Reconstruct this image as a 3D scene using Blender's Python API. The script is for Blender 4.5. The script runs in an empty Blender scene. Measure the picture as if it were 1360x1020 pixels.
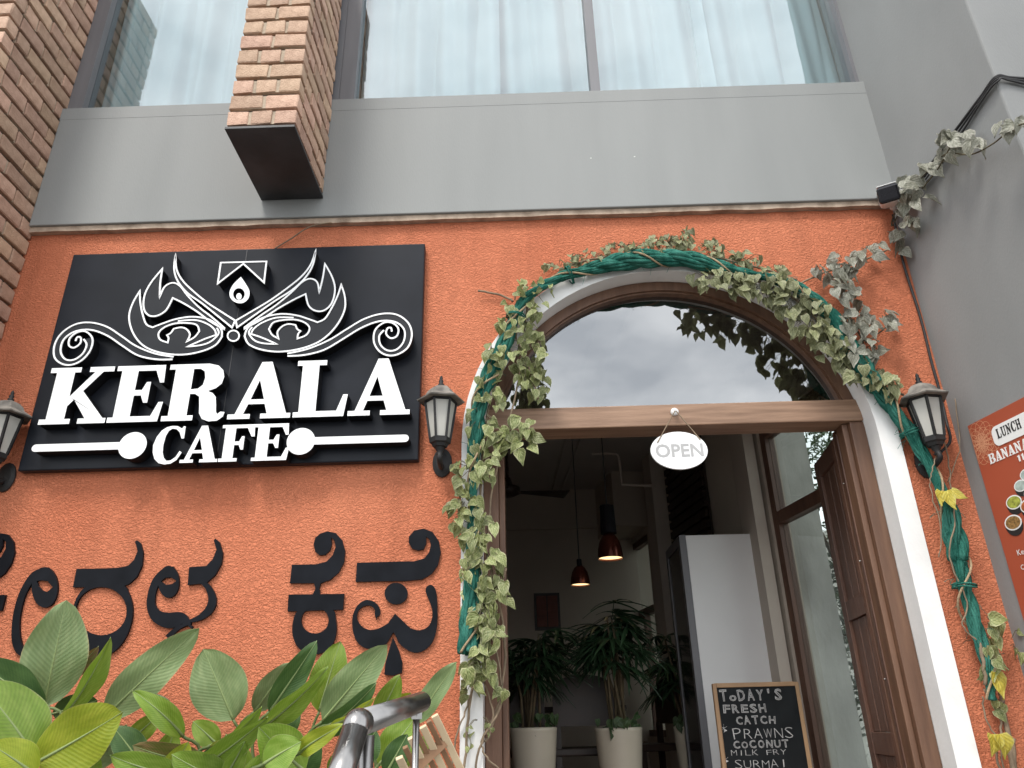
import bpy, bmesh, math, random
from mathutils import Vector, Matrix, Euler
from mathutils.geometry import tessellate_polygon
R = math.radians
random.seed(11)
S = bpy.context.scene
COL = S.collection

# ------------------------------------------------------------------ camera, sky, sun, exposure
CAM_Y, CAM_Z, FPX = -3.6, 1.6, 1000.0
YAW, PITCH, ROLL = R(-0.756), R(24.24), R(-1.355)
_f = Vector((math.sin(YAW)*math.cos(PITCH), math.cos(YAW)*math.cos(PITCH), math.sin(PITCH)))
_r = Vector((math.cos(YAW), -math.sin(YAW), 0)); _u = _r.cross(_f)
CR = math.cos(ROLL)*_r + math.sin(ROLL)*_u
CU = -math.sin(ROLL)*_r + math.cos(ROLL)*_u
CP = Vector((0, CAM_Y, CAM_Z))
cd = bpy.data.cameras.new('camera'); cam = bpy.data.objects.new('camera', cd); COL.objects.link(cam)
M = Matrix.Identity(4)
for i in range(3):
    M[i][0] = CR[i]; M[i][1] = CU[i]; M[i][2] = -_f[i]; M[i][3] = CP[i]
cam.matrix_world = M
cd.sensor_width = 36; cd.lens = 36*FPX/1360; cd.clip_end = 2000; cd.clip_start = 0.05
S.camera = cam

SUN_EL, SUN_AZ = R(58), R(205)        # azimuth clockwise from +y
W = bpy.data.worlds.new('World'); S.world = W; W.use_nodes = True
nt = W.node_tree; nt.nodes.clear()
def nn(t, k, **kw):
    n = t.nodes.new(k)
    for a, b in kw.items(): setattr(n, a, b)
    return n
out = nn(nt, 'ShaderNodeOutputWorld')
sky = nn(nt, 'ShaderNodeTexSky', sky_type='NISHITA', sun_disc=False, sun_elevation=SUN_EL, sun_rotation=SUN_AZ)
bg1 = nn(nt, 'ShaderNodeBackground'); bg1.inputs[1].default_value = 0.1
nt.links.new(sky.outputs[0], bg1.inputs[0])
tc = nn(nt, 'ShaderNodeTexCoord'); mp = nn(nt, 'ShaderNodeMapping'); mp.inputs['Scale'].default_value = (1.2, 1.2, 2.6)
noi = nn(nt, 'ShaderNodeTexNoise'); noi.inputs['Scale'].default_value = 3.6; noi.inputs['Detail'].default_value = 7; noi.inputs['Roughness'].default_value = .55
rmp = nn(nt, 'ShaderNodeValToRGB'); rmp.color_ramp.elements[0].position = .36; rmp.color_ramp.elements[1].position = .62
rmp.color_ramp.elements[0].color = (.60, .62, .645, 1); rmp.color_ramp.elements[1].color = (1, 1, 1, 1)
bg2 = nn(nt, 'ShaderNodeBackground'); bg2.inputs[1].default_value = 1.35
mx = nn(nt, 'ShaderNodeMixShader'); mx.inputs[0].default_value = .86
L = nt.links.new
L(tc.outputs['Generated'], mp.inputs[0]); L(mp.outputs[0], noi.inputs[0]); L(noi.outputs[0], rmp.inputs[0]); L(rmp.outputs[0], bg2.inputs[0])
L(bg1.outputs[0], mx.inputs[1]); L(bg2.outputs[0], mx.inputs[2]); L(mx.outputs[0], out.inputs[0])

sd = bpy.data.lights.new('sun', 'SUN'); sd.energy = 1.4; sd.angle = R(14); sd.color = (1, .95, .88)
sun = bpy.data.objects.new('sun', sd); COL.objects.link(sun)
sv = Vector((math.sin(SUN_AZ)*math.cos(SUN_EL), math.cos(SUN_AZ)*math.cos(SUN_EL), math.sin(SUN_EL)))
sun.rotation_euler = sv.to_track_quat('Z', 'Y').to_euler(); sun.location = (-3, -8, 12)
S.view_settings.view_transform = 'Standard'; S.view_settings.look = 'None'
S.view_settings.exposure = 0.97; S.view_settings.gamma = 1; S.view_settings.use_curve_mapping = False

# ------------------------------------------------------------------ helpers
def ray(x, y): return _f + (x-680)/FPX*CR + (510-y)/FPX*CU
def at(x, y, Y=0.0):
    d = ray(x, y); return CP + d*((Y-CP.y)/d.y)
def onplane(x, y, P0, n):
    d = ray(x, y); return CP + d*((P0-CP).dot(n)/d.dot(n))
def atd(x, y, D):                      # at distance D along the axis
    return CP + ray(x, y)*D

def link(name, me, mats=None, parent=None, kind=None, smooth=False):
    o = bpy.data.objects.new(name, me); COL.objects.link(o)
    if mats is not None and not me.materials:
        for m in (mats if isinstance(mats, (list, tuple)) else [mats]): me.materials.append(m)
    if smooth:
        for p in me.polygons: p.use_smooth = True
    if parent is not None:
        o.parent = parent; o.location = -Vector(parent.location)
    if kind: o['kind'] = kind
    return o
def tag(o, label, cat, group=None):
    o['label'] = label; o['category'] = cat
    if group: o['group'] = group
    return o
def thing(name, label, cat, loc=(0, 0, 0), group=None):
    o = bpy.data.objects.new(name, None); COL.objects.link(o); o.location = loc; o.empty_display_size = .1
    return tag(o, label, cat, group)

class MB:
    def __init__(s): s.v = []; s.f = []; s.mi = []
    def add(s, vs, fs, mi=0):
        k = len(s.v); s.v += [tuple(v) for v in vs]; s.f += [tuple(i+k for i in f) for f in fs]; s.mi += [mi]*len(fs)
    def box(s, a, b, mi=0, fr=None):
        (x0, y0, z0), (x1, y1, z1) = a, b
        vs = [(x0,y0,z0),(x1,y0,z0),(x1,y1,z0),(x0,y1,z0),(x0,y0,z1),(x1,y0,z1),(x1,y1,z1),(x0,y1,z1)]
        if fr: vs = [fr(*v) for v in vs]
        s.add(vs, [(0,3,2,1),(4,5,6,7),(0,1,5,4),(1,2,6,5),(2,3,7,6),(3,0,4,7)], mi)
    def bar(s, p, q, w, h, up=(0, 0, 1), mi=0):
        p, q = Vector(p), Vector(q); d = (q-p).normalized(); u = Vector(up)
        if abs(d.dot(u)) > .98: u = Vector((0, 1, 0))
        r = d.cross(u).normalized()*w/2; u = r.cross(d).normalized()*h/2
        vs = [p-r-u, p+r-u, p+r+u, p-r+u, q-r-u, q+r-u, q+r+u, q-r+u]
        s.add(vs, [(0,1,2,3),(7,6,5,4),(0,4,5,1),(1,5,6,2),(2,6,7,3),(3,7,4,0)], mi)
    def tube(s, pts, rad, n=8, mi=0, cap=True):
        pts = [Vector(p) for p in pts]; k = len(s.v); m = len(pts)
        rs = rad if isinstance(rad, (list, tuple)) else [rad]*m
        a = None
        for i, p in enumerate(pts):
            t = (pts[min(i+1, m-1)]-pts[max(i-1, 0)]).normalized()
            if a is None:
                a = t.orthogonal().normalized()
            else:
                a = (a - t*a.dot(t)); a = a.normalized() if a.length > 1e-6 else t.orthogonal().normalized()
            b = t.cross(a)
            for j in range(n):
                an = 2*math.pi*j/n; s.v.append(tuple(p + (a*math.cos(an)+b*math.sin(an))*rs[i]))
        for i in range(m-1):
            for j in range(n):
                j2 = (j+1) % n; s.f.append((k+i*n+j, k+i*n+j2, k+(i+1)*n+j2, k+(i+1)*n+j)); s.mi.append(mi)
        if cap:
            s.f.append(tuple(k+j for j in reversed(range(n)))); s.f.append(tuple(k+(m-1)*n+j for j in range(n))); s.mi += [mi, mi]
    def lathe(s, prof, c=(0, 0, 0), n=24, mi=0, rot=0.0):
        k = len(s.v); m = len(prof)
        for r, z in prof:
            for j in range(n):
                an = 2*math.pi*j/n+rot; s.v.append((c[0]+r*math.cos(an), c[1]+r*math.sin(an), c[2]+z))
        for i in range(m-1):
            for j in range(n):
                j2 = (j+1) % n; s.f.append((k+i*n+j, k+i*n+j2, k+(i+1)*n+j2, k+(i+1)*n+j)); s.mi.append(mi)
    def poly(s, loops, ya, yb, fr=None, mi=(0, 1)):
        """flat shape (loops of (u,v); first outer, others holes) from depth ya (front) to yb; fr maps (u,depth,v) to 3D"""
        if fr is None: fr = lambda u, d, v: (u, d, v)
        flat = [p for l in loops for p in l]
        tris = tessellate_polygon([[Vector((u, v, 0)) for u, v in l] for l in loops])
        s.add([fr(u, ya, v) for u, v in flat], tris, mi[0])
        s.add([fr(u, yb, v) for u, v in flat], [t[::-1] for t in tris], mi[1])
        for l in loops:
            n = len(l); vs = [fr(u, ya, v) for u, v in l]+[fr(u, yb, v) for u, v in l]
            s.add(vs, [(i, (i+1) % n, n+(i+1) % n, n+i) for i in range(n)], mi[1])
    def mesh(s, name):
        me = bpy.data.meshes.new(name); me.from_pydata(s.v, [], s.f)
        for p, i in zip(me.polygons, s.mi): p.material_index = i
        bm = bmesh.new(); bm.from_mesh(me); bmesh.ops.remove_doubles(bm, verts=bm.verts, dist=1e-6); bmesh.ops.recalc_face_normals(bm, faces=bm.faces); bm.to_mesh(me); bm.free()
        return me
    def build(s, name, mats, parent=None, kind=None, smooth=False, bevel=0):
        o = link(name, s.mesh(name), mats, parent, kind, smooth)
        if bevel:
            b = o.modifiers.new('bevel', 'BEVEL'); b.width = bevel; b.segments = 2; b.limit_method = 'ANGLE'
        return o

def spline(pts, n=6, closed=False):
    P = [Vector(p) for p in pts]; o = []; m = len(P)
    rng = range(m) if closed else range(m-1)
    for i in rng:
        p0, p1, p2, p3 = (P[(i-1) % m], P[i], P[(i+1) % m], P[(i+2) % m]) if closed else (P[max(i-1, 0)], P[i], P[i+1], P[min(i+2, m-1)])
        for k in range(n):
            t = k/n
            o.append(.5*((2*p1)+(p2-p0)*t+(2*p0-5*p1+4*p2-p3)*t*t+(3*p1-p0-3*p2+p3)*t**3))
    if not closed: o.append(P[-1])
    return o
def stroke(pts, ws, n=6):
    """calligraphic stroke: centreline and widths -> closed outline"""
    q = spline([(p[0], p[1], w) for p, w in zip(pts, ws)], n)
    a, b = [], []
    for i, p in enumerate(q):
        t = Vector((q[min(i+1, len(q)-1)].x-q[max(i-1, 0)].x, q[min(i+1, len(q)-1)].y-q[max(i-1, 0)].y)).normalized()
        nrm = Vector((-t.y, t.x))*p.z/2
        a.append((p.x+nrm.x, p.y+nrm.y)); b.append((p.x-nrm.x, p.y-nrm.y))
    return a+b[::-1]
def ellipse(cx, cy, rx, ry, n=28): return [(cx+rx*math.cos(2*math.pi*i/n), cy+ry*math.sin(2*math.pi*i/n)) for i in range(n)]

# ------------------------------------------------------------------ materials
MATS = {}
def mat(name, col, rough=.6, var=.15, vs=6, bump=0, bs=60, metal=0, spec=.5, rnd=0, col2=None, mix=(.45, .6), stretch=None, detail=5, translucent=0, dist=.01):
    m = bpy.data.materials.new(name); m.use_nodes = True; t = m.node_tree; b = t.nodes['Principled BSDF']; L = t.links.new
    tc = nn(t, 'ShaderNodeTexCoord'); src = tc.outputs['Object']
    if stretch:
        mp = nn(t, 'ShaderNodeMapping'); mp.inputs['Scale'].default_value = stretch; L(src, mp.inputs[0]); src = mp.outputs[0]
    no = nn(t, 'ShaderNodeTexNoise'); no.inputs['Scale'].default_value = vs; no.inputs['Detail'].default_value = detail; L(src, no.inputs[0])
    c = nn(t, 'ShaderNodeMix', data_type='RGBA')
    lo = [x*(1-var) for x in col]; hi = [min(1, x*(1+var)) for x in col]
    if col2: lo, hi = col, col2
    c.inputs[6].default_value = (*lo, 1); c.inputs[7].default_value = (*hi, 1)
    mr = nn(t, 'ShaderNodeMapRange'); mr.inputs[1].default_value = mix[0]-.15; mr.inputs[2].default_value = mix[1]+.1
    L(no.outputs[0], mr.inputs[0]); L(mr.outputs[0], c.inputs[0]); cs = c.outputs[2]
    if rnd:
        oi = nn(t, 'ShaderNodeObjectInfo'); hs = nn(t, 'ShaderNodeHueSaturation')
        m1 = nn(t, 'ShaderNodeMapRange'); m1.inputs[3].default_value = 1-rnd; m1.inputs[4].default_value = 1+rnd*.8
        m2 = nn(t, 'ShaderNodeMapRange'); m2.inputs[3].default_value = .5-rnd*.045; m2.inputs[4].default_value = .5+rnd*.045
        mm = nn(t, 'ShaderNodeMath', operation='FRACT'); m3 = nn(t, 'ShaderNodeMath', operation='MULTIPLY'); m3.inputs[1].default_value = 7.31
        L(oi.outputs['Random'], m1.inputs[0]); L(oi.outputs['Random'], m3.inputs[0]); L(m3.outputs[0], mm.inputs[0]); L(mm.outputs[0], m2.inputs[0])
        L(m1.outputs[0], hs.inputs['Value']); L(m2.outputs[0], hs.inputs['Hue']); L(cs, hs.inputs['Color']); cs = hs.outputs[0]
    L(cs, b.inputs['Base Color'])
    b.inputs['Roughness'].default_value = rough; b.inputs['Metallic'].default_value = metal; b.inputs['Specular IOR Level'].default_value = spec
    if bump:
        n2 = nn(t, 'ShaderNodeTexNoise'); n2.inputs['Scale'].default_value = bs; n2.inputs['Detail'].default_value = 4; L(src, n2.inputs[0])
        bp = nn(t, 'ShaderNodeBump'); bp.inputs['Strength'].default_value = bump; bp.inputs['Distance'].default_value = dist
        L(n2.outputs[0], bp.inputs['Height']); L(bp.outputs[0], b.inputs['Normal'])
    if translucent:
        tr = nn(t, 'ShaderNodeBsdfTranslucent'); L(cs, tr.inputs[0]); ms = nn(t, 'ShaderNodeMixShader'); ms.inputs[0].default_value = translucent
        L(b.outputs[0], ms.inputs[1]); L(tr.outputs[0], ms.inputs[2]); L(ms.outputs[0], t.nodes['Material Output'].inputs[0])
    MATS[name] = m
    return m
def emit(name, col, st):
    m = bpy.data.materials.new(name); m.use_nodes = True; b = m.node_tree.nodes['Principled BSDF']
    b.inputs['Base Color'].default_value = (*col, 1); b.inputs['Emission Color'].default_value = (*col, 1); b.inputs['Emission Strength'].default_value = st
    return m
def glass(name, tint=(.85, .92, .95), refl=.3, rough=.02):
    m = bpy.data.materials.new(name); m.use_nodes = True; t = m.node_tree; t.nodes.clear(); L = t.links.new
    o = nn(t, 'ShaderNodeOutputMaterial'); tr = nn(t, 'ShaderNodeBsdfTransparent'); tr.inputs[0].default_value = (*tint, 1)
    gl = nn(t, 'ShaderNodeBsdfGlossy'); gl.inputs['Roughness'].default_value = rough; gl.inputs[0].default_value = (.95, .98, 1, 1)
    fr = nn(t, 'ShaderNodeFresnel'); fr.inputs[0].default_value = 1.5
    ad = nn(t, 'ShaderNodeMath', operation='MULTIPLY_ADD'); ad.inputs[1].default_value = 1-refl; ad.inputs[2].default_value = refl
    no = nn(t, 'ShaderNodeTexNoise'); no.inputs['Scale'].default_value = 1.3; tc = nn(t, 'ShaderNodeTexCoord'); L(tc.outputs['Object'], no.inputs[0])
    bp = nn(t, 'ShaderNodeBump'); bp.inputs['Strength'].default_value = .05; bp.inputs['Distance'].default_value = .05
    L(no.outputs[0], bp.inputs['Height']); L(bp.outputs[0], gl.inputs['Normal'])
    mx = nn(t, 'ShaderNodeMixShader'); L(fr.outputs[0], ad.inputs[0]); ge = nn(t, 'ShaderNodeNewGeometry'); iv = nn(t, 'ShaderNodeMath', operation='SUBTRACT'); iv.inputs[0].default_value = 1; L(ge.outputs['Backfacing'], iv.inputs[1]); mu = nn(t, 'ShaderNodeMath', operation='MULTIPLY'); L(ad.outputs[0], mu.inputs[0]); L(iv.outputs[0], mu.inputs[1]); L(mu.outputs[0], mx.inputs[0]); L(tr.outputs[0], mx.inputs[1]); L(gl.outputs[0], mx.inputs[2]); L(mx.outputs[0], o.inputs[0])
    return m

def stucco():
    m = mat('orange_stucco', (.55, .170, .086), .85, .0, 1.6, col2=(.64, .220, .116), spec=.25)
    t = m.node_tree; b = t.nodes['Principled BSDF']; L = t.links.new
    tc = nn(t, 'ShaderNodeTexCoord'); mp = nn(t, 'ShaderNodeMapping'); mp.inputs['Scale'].default_value = (1, 1, 1.35); L(tc.outputs['Object'], mp.inputs[0])
    n1 = nn(t, 'ShaderNodeTexNoise'); n1.inputs['Scale'].default_value = 68; n1.inputs['Detail'].default_value = 3; n1.inputs['Distortion'].default_value = 1.2; L(mp.outputs[0], n1.inputs[0])
    n2 = nn(t, 'ShaderNodeTexVoronoi', feature='SMOOTH_F1'); n2.inputs['Scale'].default_value = 85; L(mp.outputs[0], n2.inputs[0])
    r = nn(t, 'ShaderNodeMapRange'); r.inputs[1].default_value = .40; r.inputs[2].default_value = .58; L(n1.outputs[0], r.inputs[0])
    ad = nn(t, 'ShaderNodeMath', operation='ADD'); L(r.outputs[0], ad.inputs[0]); L(n2.outputs[0], ad.inputs[1])
    bp = nn(t, 'ShaderNodeBump'); bp.inputs['Strength'].default_value = .8; bp.inputs['Distance'].default_value = .0058
    L(ad.outputs[0], bp.inputs['Height']); L(bp.outputs[0], b.inputs['Normal'])
    # old rain streaks and faded patches in the paint
    m2 = nn(t, 'ShaderNodeMapping'); m2.inputs['Scale'].default_value = (5.5, 1, .35); L(tc.outputs['Object'], m2.inputs[0])
    n3 = nn(t, 'ShaderNodeTexNoise'); n3.inputs['Scale'].default_value = 1.6; n3.inputs['Detail'].default_value = 6; L(m2.outputs[0], n3.inputs[0])
    r3 = nn(t, 'ShaderNodeMapRange'); r3.inputs[1].default_value = .50; r3.inputs[2].default_value = .78; r3.inputs[3].default_value = 1; r3.inputs[4].default_value = .83; L(n3.outputs[0], r3.inputs[0])
    mu = nn(t, 'ShaderNodeMix', data_type='RGBA', blend_type='MULTIPLY'); mu.inputs[0].default_value = 1
    old = b.inputs['Base Color'].links[0].from_socket; L(old, mu.inputs[6]); L(r3.outputs[0], mu.inputs[7]); L(mu.outputs[2], b.inputs['Base Color'])
    return m
ORANGE = stucco()
GREY = mat('grey_render', (.225, .235, .231), .7, .0, 1.4, bump=.12, bs=90, col2=(.272, .282, .277), stretch=(2.6, 2.6, .4), mix=(.35, .72), detail=9)
GREYL = mat('grey_render_side', (.185, .19, .188), .7, .0, 1.1, bump=.12, bs=90, col2=(.262, .268, .264), mix=(.35, .7), detail=9, stretch=(1.5, 1.5, .6))
LEDGE = mat('bare_cement', (.20, .145, .105), .9, .0, 13, bump=.6, bs=40, col2=(.44, .345, .265), mix=(.36, .5))
BRICKM = mat('brick', (.39, .246, .172), .85, .0, 16, bump=.6, bs=90, col2=(.56, .38, .276), rnd=.22)
MORTAR = mat('mortar', (.42, .34, .255), .95, .2, 20, bump=.5, bs=90)
MORTARD = mat('shaded_raked_mortar', (.10, .075, .06), .95, .2, 20, bump=.5, bs=90)  # shadow of the deep joints put into the colour; same mortar, darkened
PLATE = mat('dark_steel_plate', (.030, .030, .032), .5, .4, 5, bump=.1, bs=30)
ALU = mat('grey_window_frame', (.15, .15, .16), .45, .1, 14, stretch=(1, 1, .1))
WHITE = mat('white_paint', (.76, .76, .745), .6, .06, 5, bump=.12, bs=45)
WHITEG = mat('white_letter', (.86, .87, .87), .45, .04, 5)
BLACKB = mat('black_sign_board', (.013, .015, .020), .34, .25, 3, bump=.06, bs=8, spec=.16)
BLACKS = mat('black_letter_side', (.012, .012, .014), .6, .2, 6, spec=.12)
EMBF = mat('emblem_face', (.020, .022, .026), .45, .15, 6, spec=.18)
ACRYL = mat('black_acrylic', (.008, .009, .012), .30, .3, 9, spec=.08)
WOOD = mat('brown_wood', (.095, .046, .026), .5, .0, 5, bump=.15, bs=50, col2=(.165, .086, .05), stretch=(6, 6, .6))
WOODH = mat('brown_wood_beam', (.20, .115, .07), .55, .0, 5, bump=.2, bs=50, col2=(.34, .21, .135), stretch=(.6, 6, 9))
WOODD = mat('dark_door_wood', (.085, .040, .026), .45, .0, 5, bump=.15, bs=50, col2=(.14, .07, .045), stretch=(6, 6, .6))
DWOOD = mat('dark_interior_wood', (.030, .018, .012), .5, .3, 8)
BEIGE = mat('beige_wall_paint', (.50, .44, .375), .8, .05, 2)
CEIL = mat('ceiling_paint', (.46, .43, .39), .85, .05, 2)
IWALL = mat('interior_wall_paint', (.47, .41, .34), .85, .06, 2)
FLOORM = mat('red_tile_floor', (.17, .06, .04), .4, .2, 5)
ROPEM = mat('green_rope', (.014, .105, .078), .95, .0, 14, bump=1, bs=140, col2=(.065, .235, .185), spec=.08, detail=8, stretch=(2, 2, .4))
ROPET = mat('tan_rope_strand', (.34, .25, .15), .85, .2, 30, bump=.6, bs=80)
LAMPB = mat('weathered_black_metal', (.012, .012, .013), .55, .0, 12, col2=(.03, .029, .028), spec=.3)
LAMPR = mat('dusty_lantern_roof', (.06, .055, .05), .8, .0, 16, col2=(.25, .23, .20))
FROST = mat('frosted_pane', (.60, .59, .54), .5, .08, 6, translucent=.3)
STEEL = mat('stainless_steel', (.30, .295, .29), .28, .2, 10, metal=1, bump=.03, bs=25)
CHALKB = mat('chalkboard', (.013, .015, .016), .8, .3, 6, spec=.15)
CHALK = mat('chalk', (.45, .45, .44), .95, .2, 60)
PINE = mat('pale_wood_frame', (.34, .21, .11), .6, .15, 8, stretch=(1, 1, .3))
SLATP = mat('pale_bamboo', (.60, .47, .30), .6, .15, 9)
SLATB = mat('brown_bamboo', (.22, .12, .06), .7, .2, 9)
POSTER = mat('poster_terracotta', (.36, .075, .035), .5, .04, 3)
PEACH = mat('poster_peach_line', (.62, .30, .17), .5, .05, 3)
PRINTW = mat('poster_white', (.78, .78, .76), .5, .02, 3)
PRINTB = mat('poster_black', (.02, .02, .02), .5, .1, 3)
POTM = mat('cream_planter', (.52, .47, .37), .4, .06, 4)
SOIL = mat('soil', (.05, .035, .025), .95, .3, 30, bump=.6, bs=60)
FRIDGE = mat('white_panel', (.78, .78, .77), .4, .03, 3)
COPPER = mat('copper_shade', (.13, .035, .022), .22, .2, 6, metal=.7)
PALM = mat('dark_palm_leaf', (.018, .045, .018), .4, .3, 12, rnd=.3)
CANE = mat('palm_cane', (.10, .075, .04), .8, .3, 20)
CONC = mat('stained_concrete', (.19, .185, .165), .85, .0, 3.2, bump=.4, bs=30, col2=(.50, .495, .46), stretch=(1, 1, .45), mix=(.38, .62), detail=8)
ASPH = mat('asphalt', (.10, .098, .095), .9, .2, 12, bump=.3, bs=80)
PAVE = mat('stone_paving', (.30, .28, .26), .8, .15, 4)
CURT = mat('white_curtain', (.62, .68, .69), .9, .03, 4, translucent=.3)
BULB = emit('warm_bulb', (1, .74, .36), 1.0)
CABLE = mat('black_cable', (.02, .02, .021), .6, .2, 10)
CAMW = mat('white_plastic', (.72, .72, .71), .4, .03, 4)
CAMG = mat('camera_front_glass', (.012, .012, .016), .12, .1, 4)
TWIG = mat('dry_twig', (.22, .165, .11), .9, .25, 25)
STEMM = mat('vine_stem', (.10, .085, .05), .9, .25, 25)
GW = glass('window_glass', (.84, .91, .925), .185)
GF = glass('fanlight_glass', (.55, .57, .58), .24)
GD = glass('door_glass', (.80, .84, .82), .05)

def leafmat(name, c, pale, edge, dusty=0., rnd=.2, vein=True, trans=.25, big=False, rough=.5):
    m = bpy.data.materials.new(name); m.use_nodes = True; t = m.node_tree; b = t.nodes['Principled BSDF']; L = t.links.new
    uv = nn(t, 'ShaderNodeUVMap'); sp = nn(t, 'ShaderNodeSeparateXYZ'); L(uv.outputs[0], sp.inputs[0])
    ab = nn(t, 'ShaderNodeMath', operation='ABSOLUTE'); L(sp.outputs[0], ab.inputs[0])       # |u| 0 at midrib .. 1 at margin
    no = nn(t, 'ShaderNodeTexNoise'); no.inputs['Scale'].default_value = 5 if not big else 4; no.inputs['Detail'].default_value = 4
    oi = nn(t, 'ShaderNodeObjectInfo'); va = nn(t, 'ShaderNodeVectorMath', operation='ADD'); L(uv.outputs[0], va.inputs[0]); L(oi.outputs['Random'], va.inputs[1])
    vm = nn(t, 'ShaderNodeVectorMath', operation='MULTIPLY_ADD'); L(oi.outputs['Random'], vm.inputs[0]); vm.inputs[1].default_value = (37, 19, 0); L(uv.outputs[0], vm.inputs[2]); L(vm.outputs[0], no.inputs[0])
    c1 = nn(t, 'ShaderNodeMix', data_type='RGBA'); c1.inputs[6].default_value = (*c, 1); c1.inputs[7].default_value = (*pale, 1)
    r1 = nn(t, 'ShaderNodeMapRange'); r1.inputs[1].default_value = .42; r1.inputs[2].default_value = .68; L(no.outputs[0], r1.inputs[0]); L(r1.outputs[0], c1.inputs[0])
    # margin
    c2 = nn(t, 'ShaderNodeMix', data_type='RGBA'); L(c1.outputs[2], c2.inputs[6]); c2.inputs[7].default_value = (*edge, 1)
    ed = nn(t, 'ShaderNodeMath', operation='MULTIPLY_ADD'); L(no.outputs[0], ed.inputs[0]); ed.inputs[1].default_value = .35 if not big else .1; L(ab.outputs[0], ed.inputs[2])
    r2 = nn(t, 'ShaderNodeMapRange'); r2.inputs[1].default_value = .92 if not big else 1.01; r2.inputs[2].default_value = 1.22 if not big else 1.06; L(ed.outputs[0], r2.inputs[0]); L(r2.outputs[0], c2.inputs[0])
    # midrib
    c3 = nn(t, 'ShaderNodeMix', data_type='RGBA'); L(c2.outputs[2], c3.inputs[6]); c3.inputs[7].default_value = (*[min(1, x*1.5+.06) for x in c], 1)
    r3 = nn(t, 'ShaderNodeMapRange'); r3.inputs[1].default_value = .02 if big else .03; r3.inputs[2].default_value = .05 if big else .10; r3.inputs[3].default_value = .75; r3.inputs[4].default_value = 0; L(ab.outputs[0], r3.inputs[0]); L(r3.outputs[0], c3.inputs[0])
    hs = nn(t, 'ShaderNodeHueSaturation'); m1 = nn(t, 'ShaderNodeMapRange'); m1.inputs[3].default_value = 1-rnd; m1.inputs[4].default_value = 1+rnd; L(oi.outputs['Random'], m1.inputs[0]); L(m1.outputs[0], hs.inputs['Value']); L(c3.outputs[2], hs.inputs['Color'])
    hs.inputs['Saturation'].default_value = 1-dusty
    # side veins: chevron waves (fine relief and slight tone)
    k = 62 if big else 15; sl = 16 if big else 7
    a1 = nn(t, 'ShaderNodeMath', operation='MULTIPLY'); L(sp.outputs[1], a1.inputs[0]); a1.inputs[1].default_value = k
    a2 = nn(t, 'ShaderNodeMath', operation='MULTIPLY_ADD'); L(ab.outputs[0], a2.inputs[0]); a2.inputs[1].default_value = -sl; L(a1.outputs[0], a2.inputs[2])
    sn = nn(t, 'ShaderNodeMath', operation='SINE'); 
    a3 = nn(t, 'ShaderNodeMath', operation='MULTIPLY'); L(a2.outputs[0], a3.inputs[0]); a3.inputs[1].default_value = 2.2 if big else 2.0
    L(a3.outputs[0], sn.inputs[0])
    vc = nn(t, 'ShaderNodeMapRange'); vc.inputs[1].default_value = -1; vc.inputs[2].default_value = 1; vc.inputs[3].default_value = .92 if big else .86; vc.inputs[4].default_value = 1.05; L(sn.outputs[0], vc.inputs[0])
    vx = nn(t, 'ShaderNodeMix', data_type='RGBA', blend_type='MULTIPLY'); vx.inputs[0].default_value = 1; L(hs.outputs[0], vx.inputs[6]); L(vc.outputs[0], vx.inputs[7])
    L(vx.outputs[2], b.inputs['Base Color'])
    bp = nn(t, 'ShaderNodeBump'); bp.inputs['Strength'].default_value = .12 if big else .25; bp.inputs['Distance'].default_value = .003; L(sn.outputs[0], bp.inputs['Height']); L(bp.outputs[0], b.inputs['Normal'])
    b.inputs['Roughness'].default_value = rough
    tr = nn(t, 'ShaderNodeBsdfTranslucent'); L(vx.outputs[2], tr.inputs[0]); ms = nn(t, 'ShaderNodeMixShader'); ms.inputs[0].default_value = trans
    L(b.outputs[0], ms.inputs[1]); L(tr.outputs[0], ms.inputs[2]); L(ms.outputs[0], t.nodes['Material Output'].inputs[0])
    return m
IVY = leafmat('vine_leaf', (.165, .205, .055), (.42, .44, .19), (.46, .46, .25), .05, .30)
IVYD = leafmat('dusty_vine_leaf', (.22, .225, .155), (.38, .375, .29), (.40, .39, .31), .25, .2)
IVYG = leafmat('dull_vine_leaf', (.18, .20, .085), (.36, .36, .19), (.38, .38, .22), .05, .28)
IVYY = leafmat('yellow_vine_leaf', (.50, .42, .05), (.58, .52, .10), (.50, .46, .12), 0, .1)
BIGG = leafmat('broad_leaf_green', (.17, .285, .028), (.24, .35, .055), (.34, .36, .16), 0, .1, big=True, trans=.3, rough=.38)
BIGS = leafmat('broad_leaf_silver', (.17, .25, .10), (.235, .315, .14), (.34, .31, .16), 0, .08, big=True, trans=.2, rough=.45)
BIGD = leafmat('broad_leaf_dark', (.045, .105, .024), (.07, .14, .035), (.2, .24, .1), 0, .1, big=True, trans=.25, rough=.4)
BIGL = leafmat('broad_leaf_lime', (.30, .38, .028), (.40, .46, .045), (.42, .42, .10), 0, .06, big=True, trans=.4, rough=.4)
BIGB = leafmat('broad_leaf_dry', (.12, .13, .03), (.24, .15, .07), (.36, .24, .13), 0, .1, big=True, trans=.2)

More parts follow.
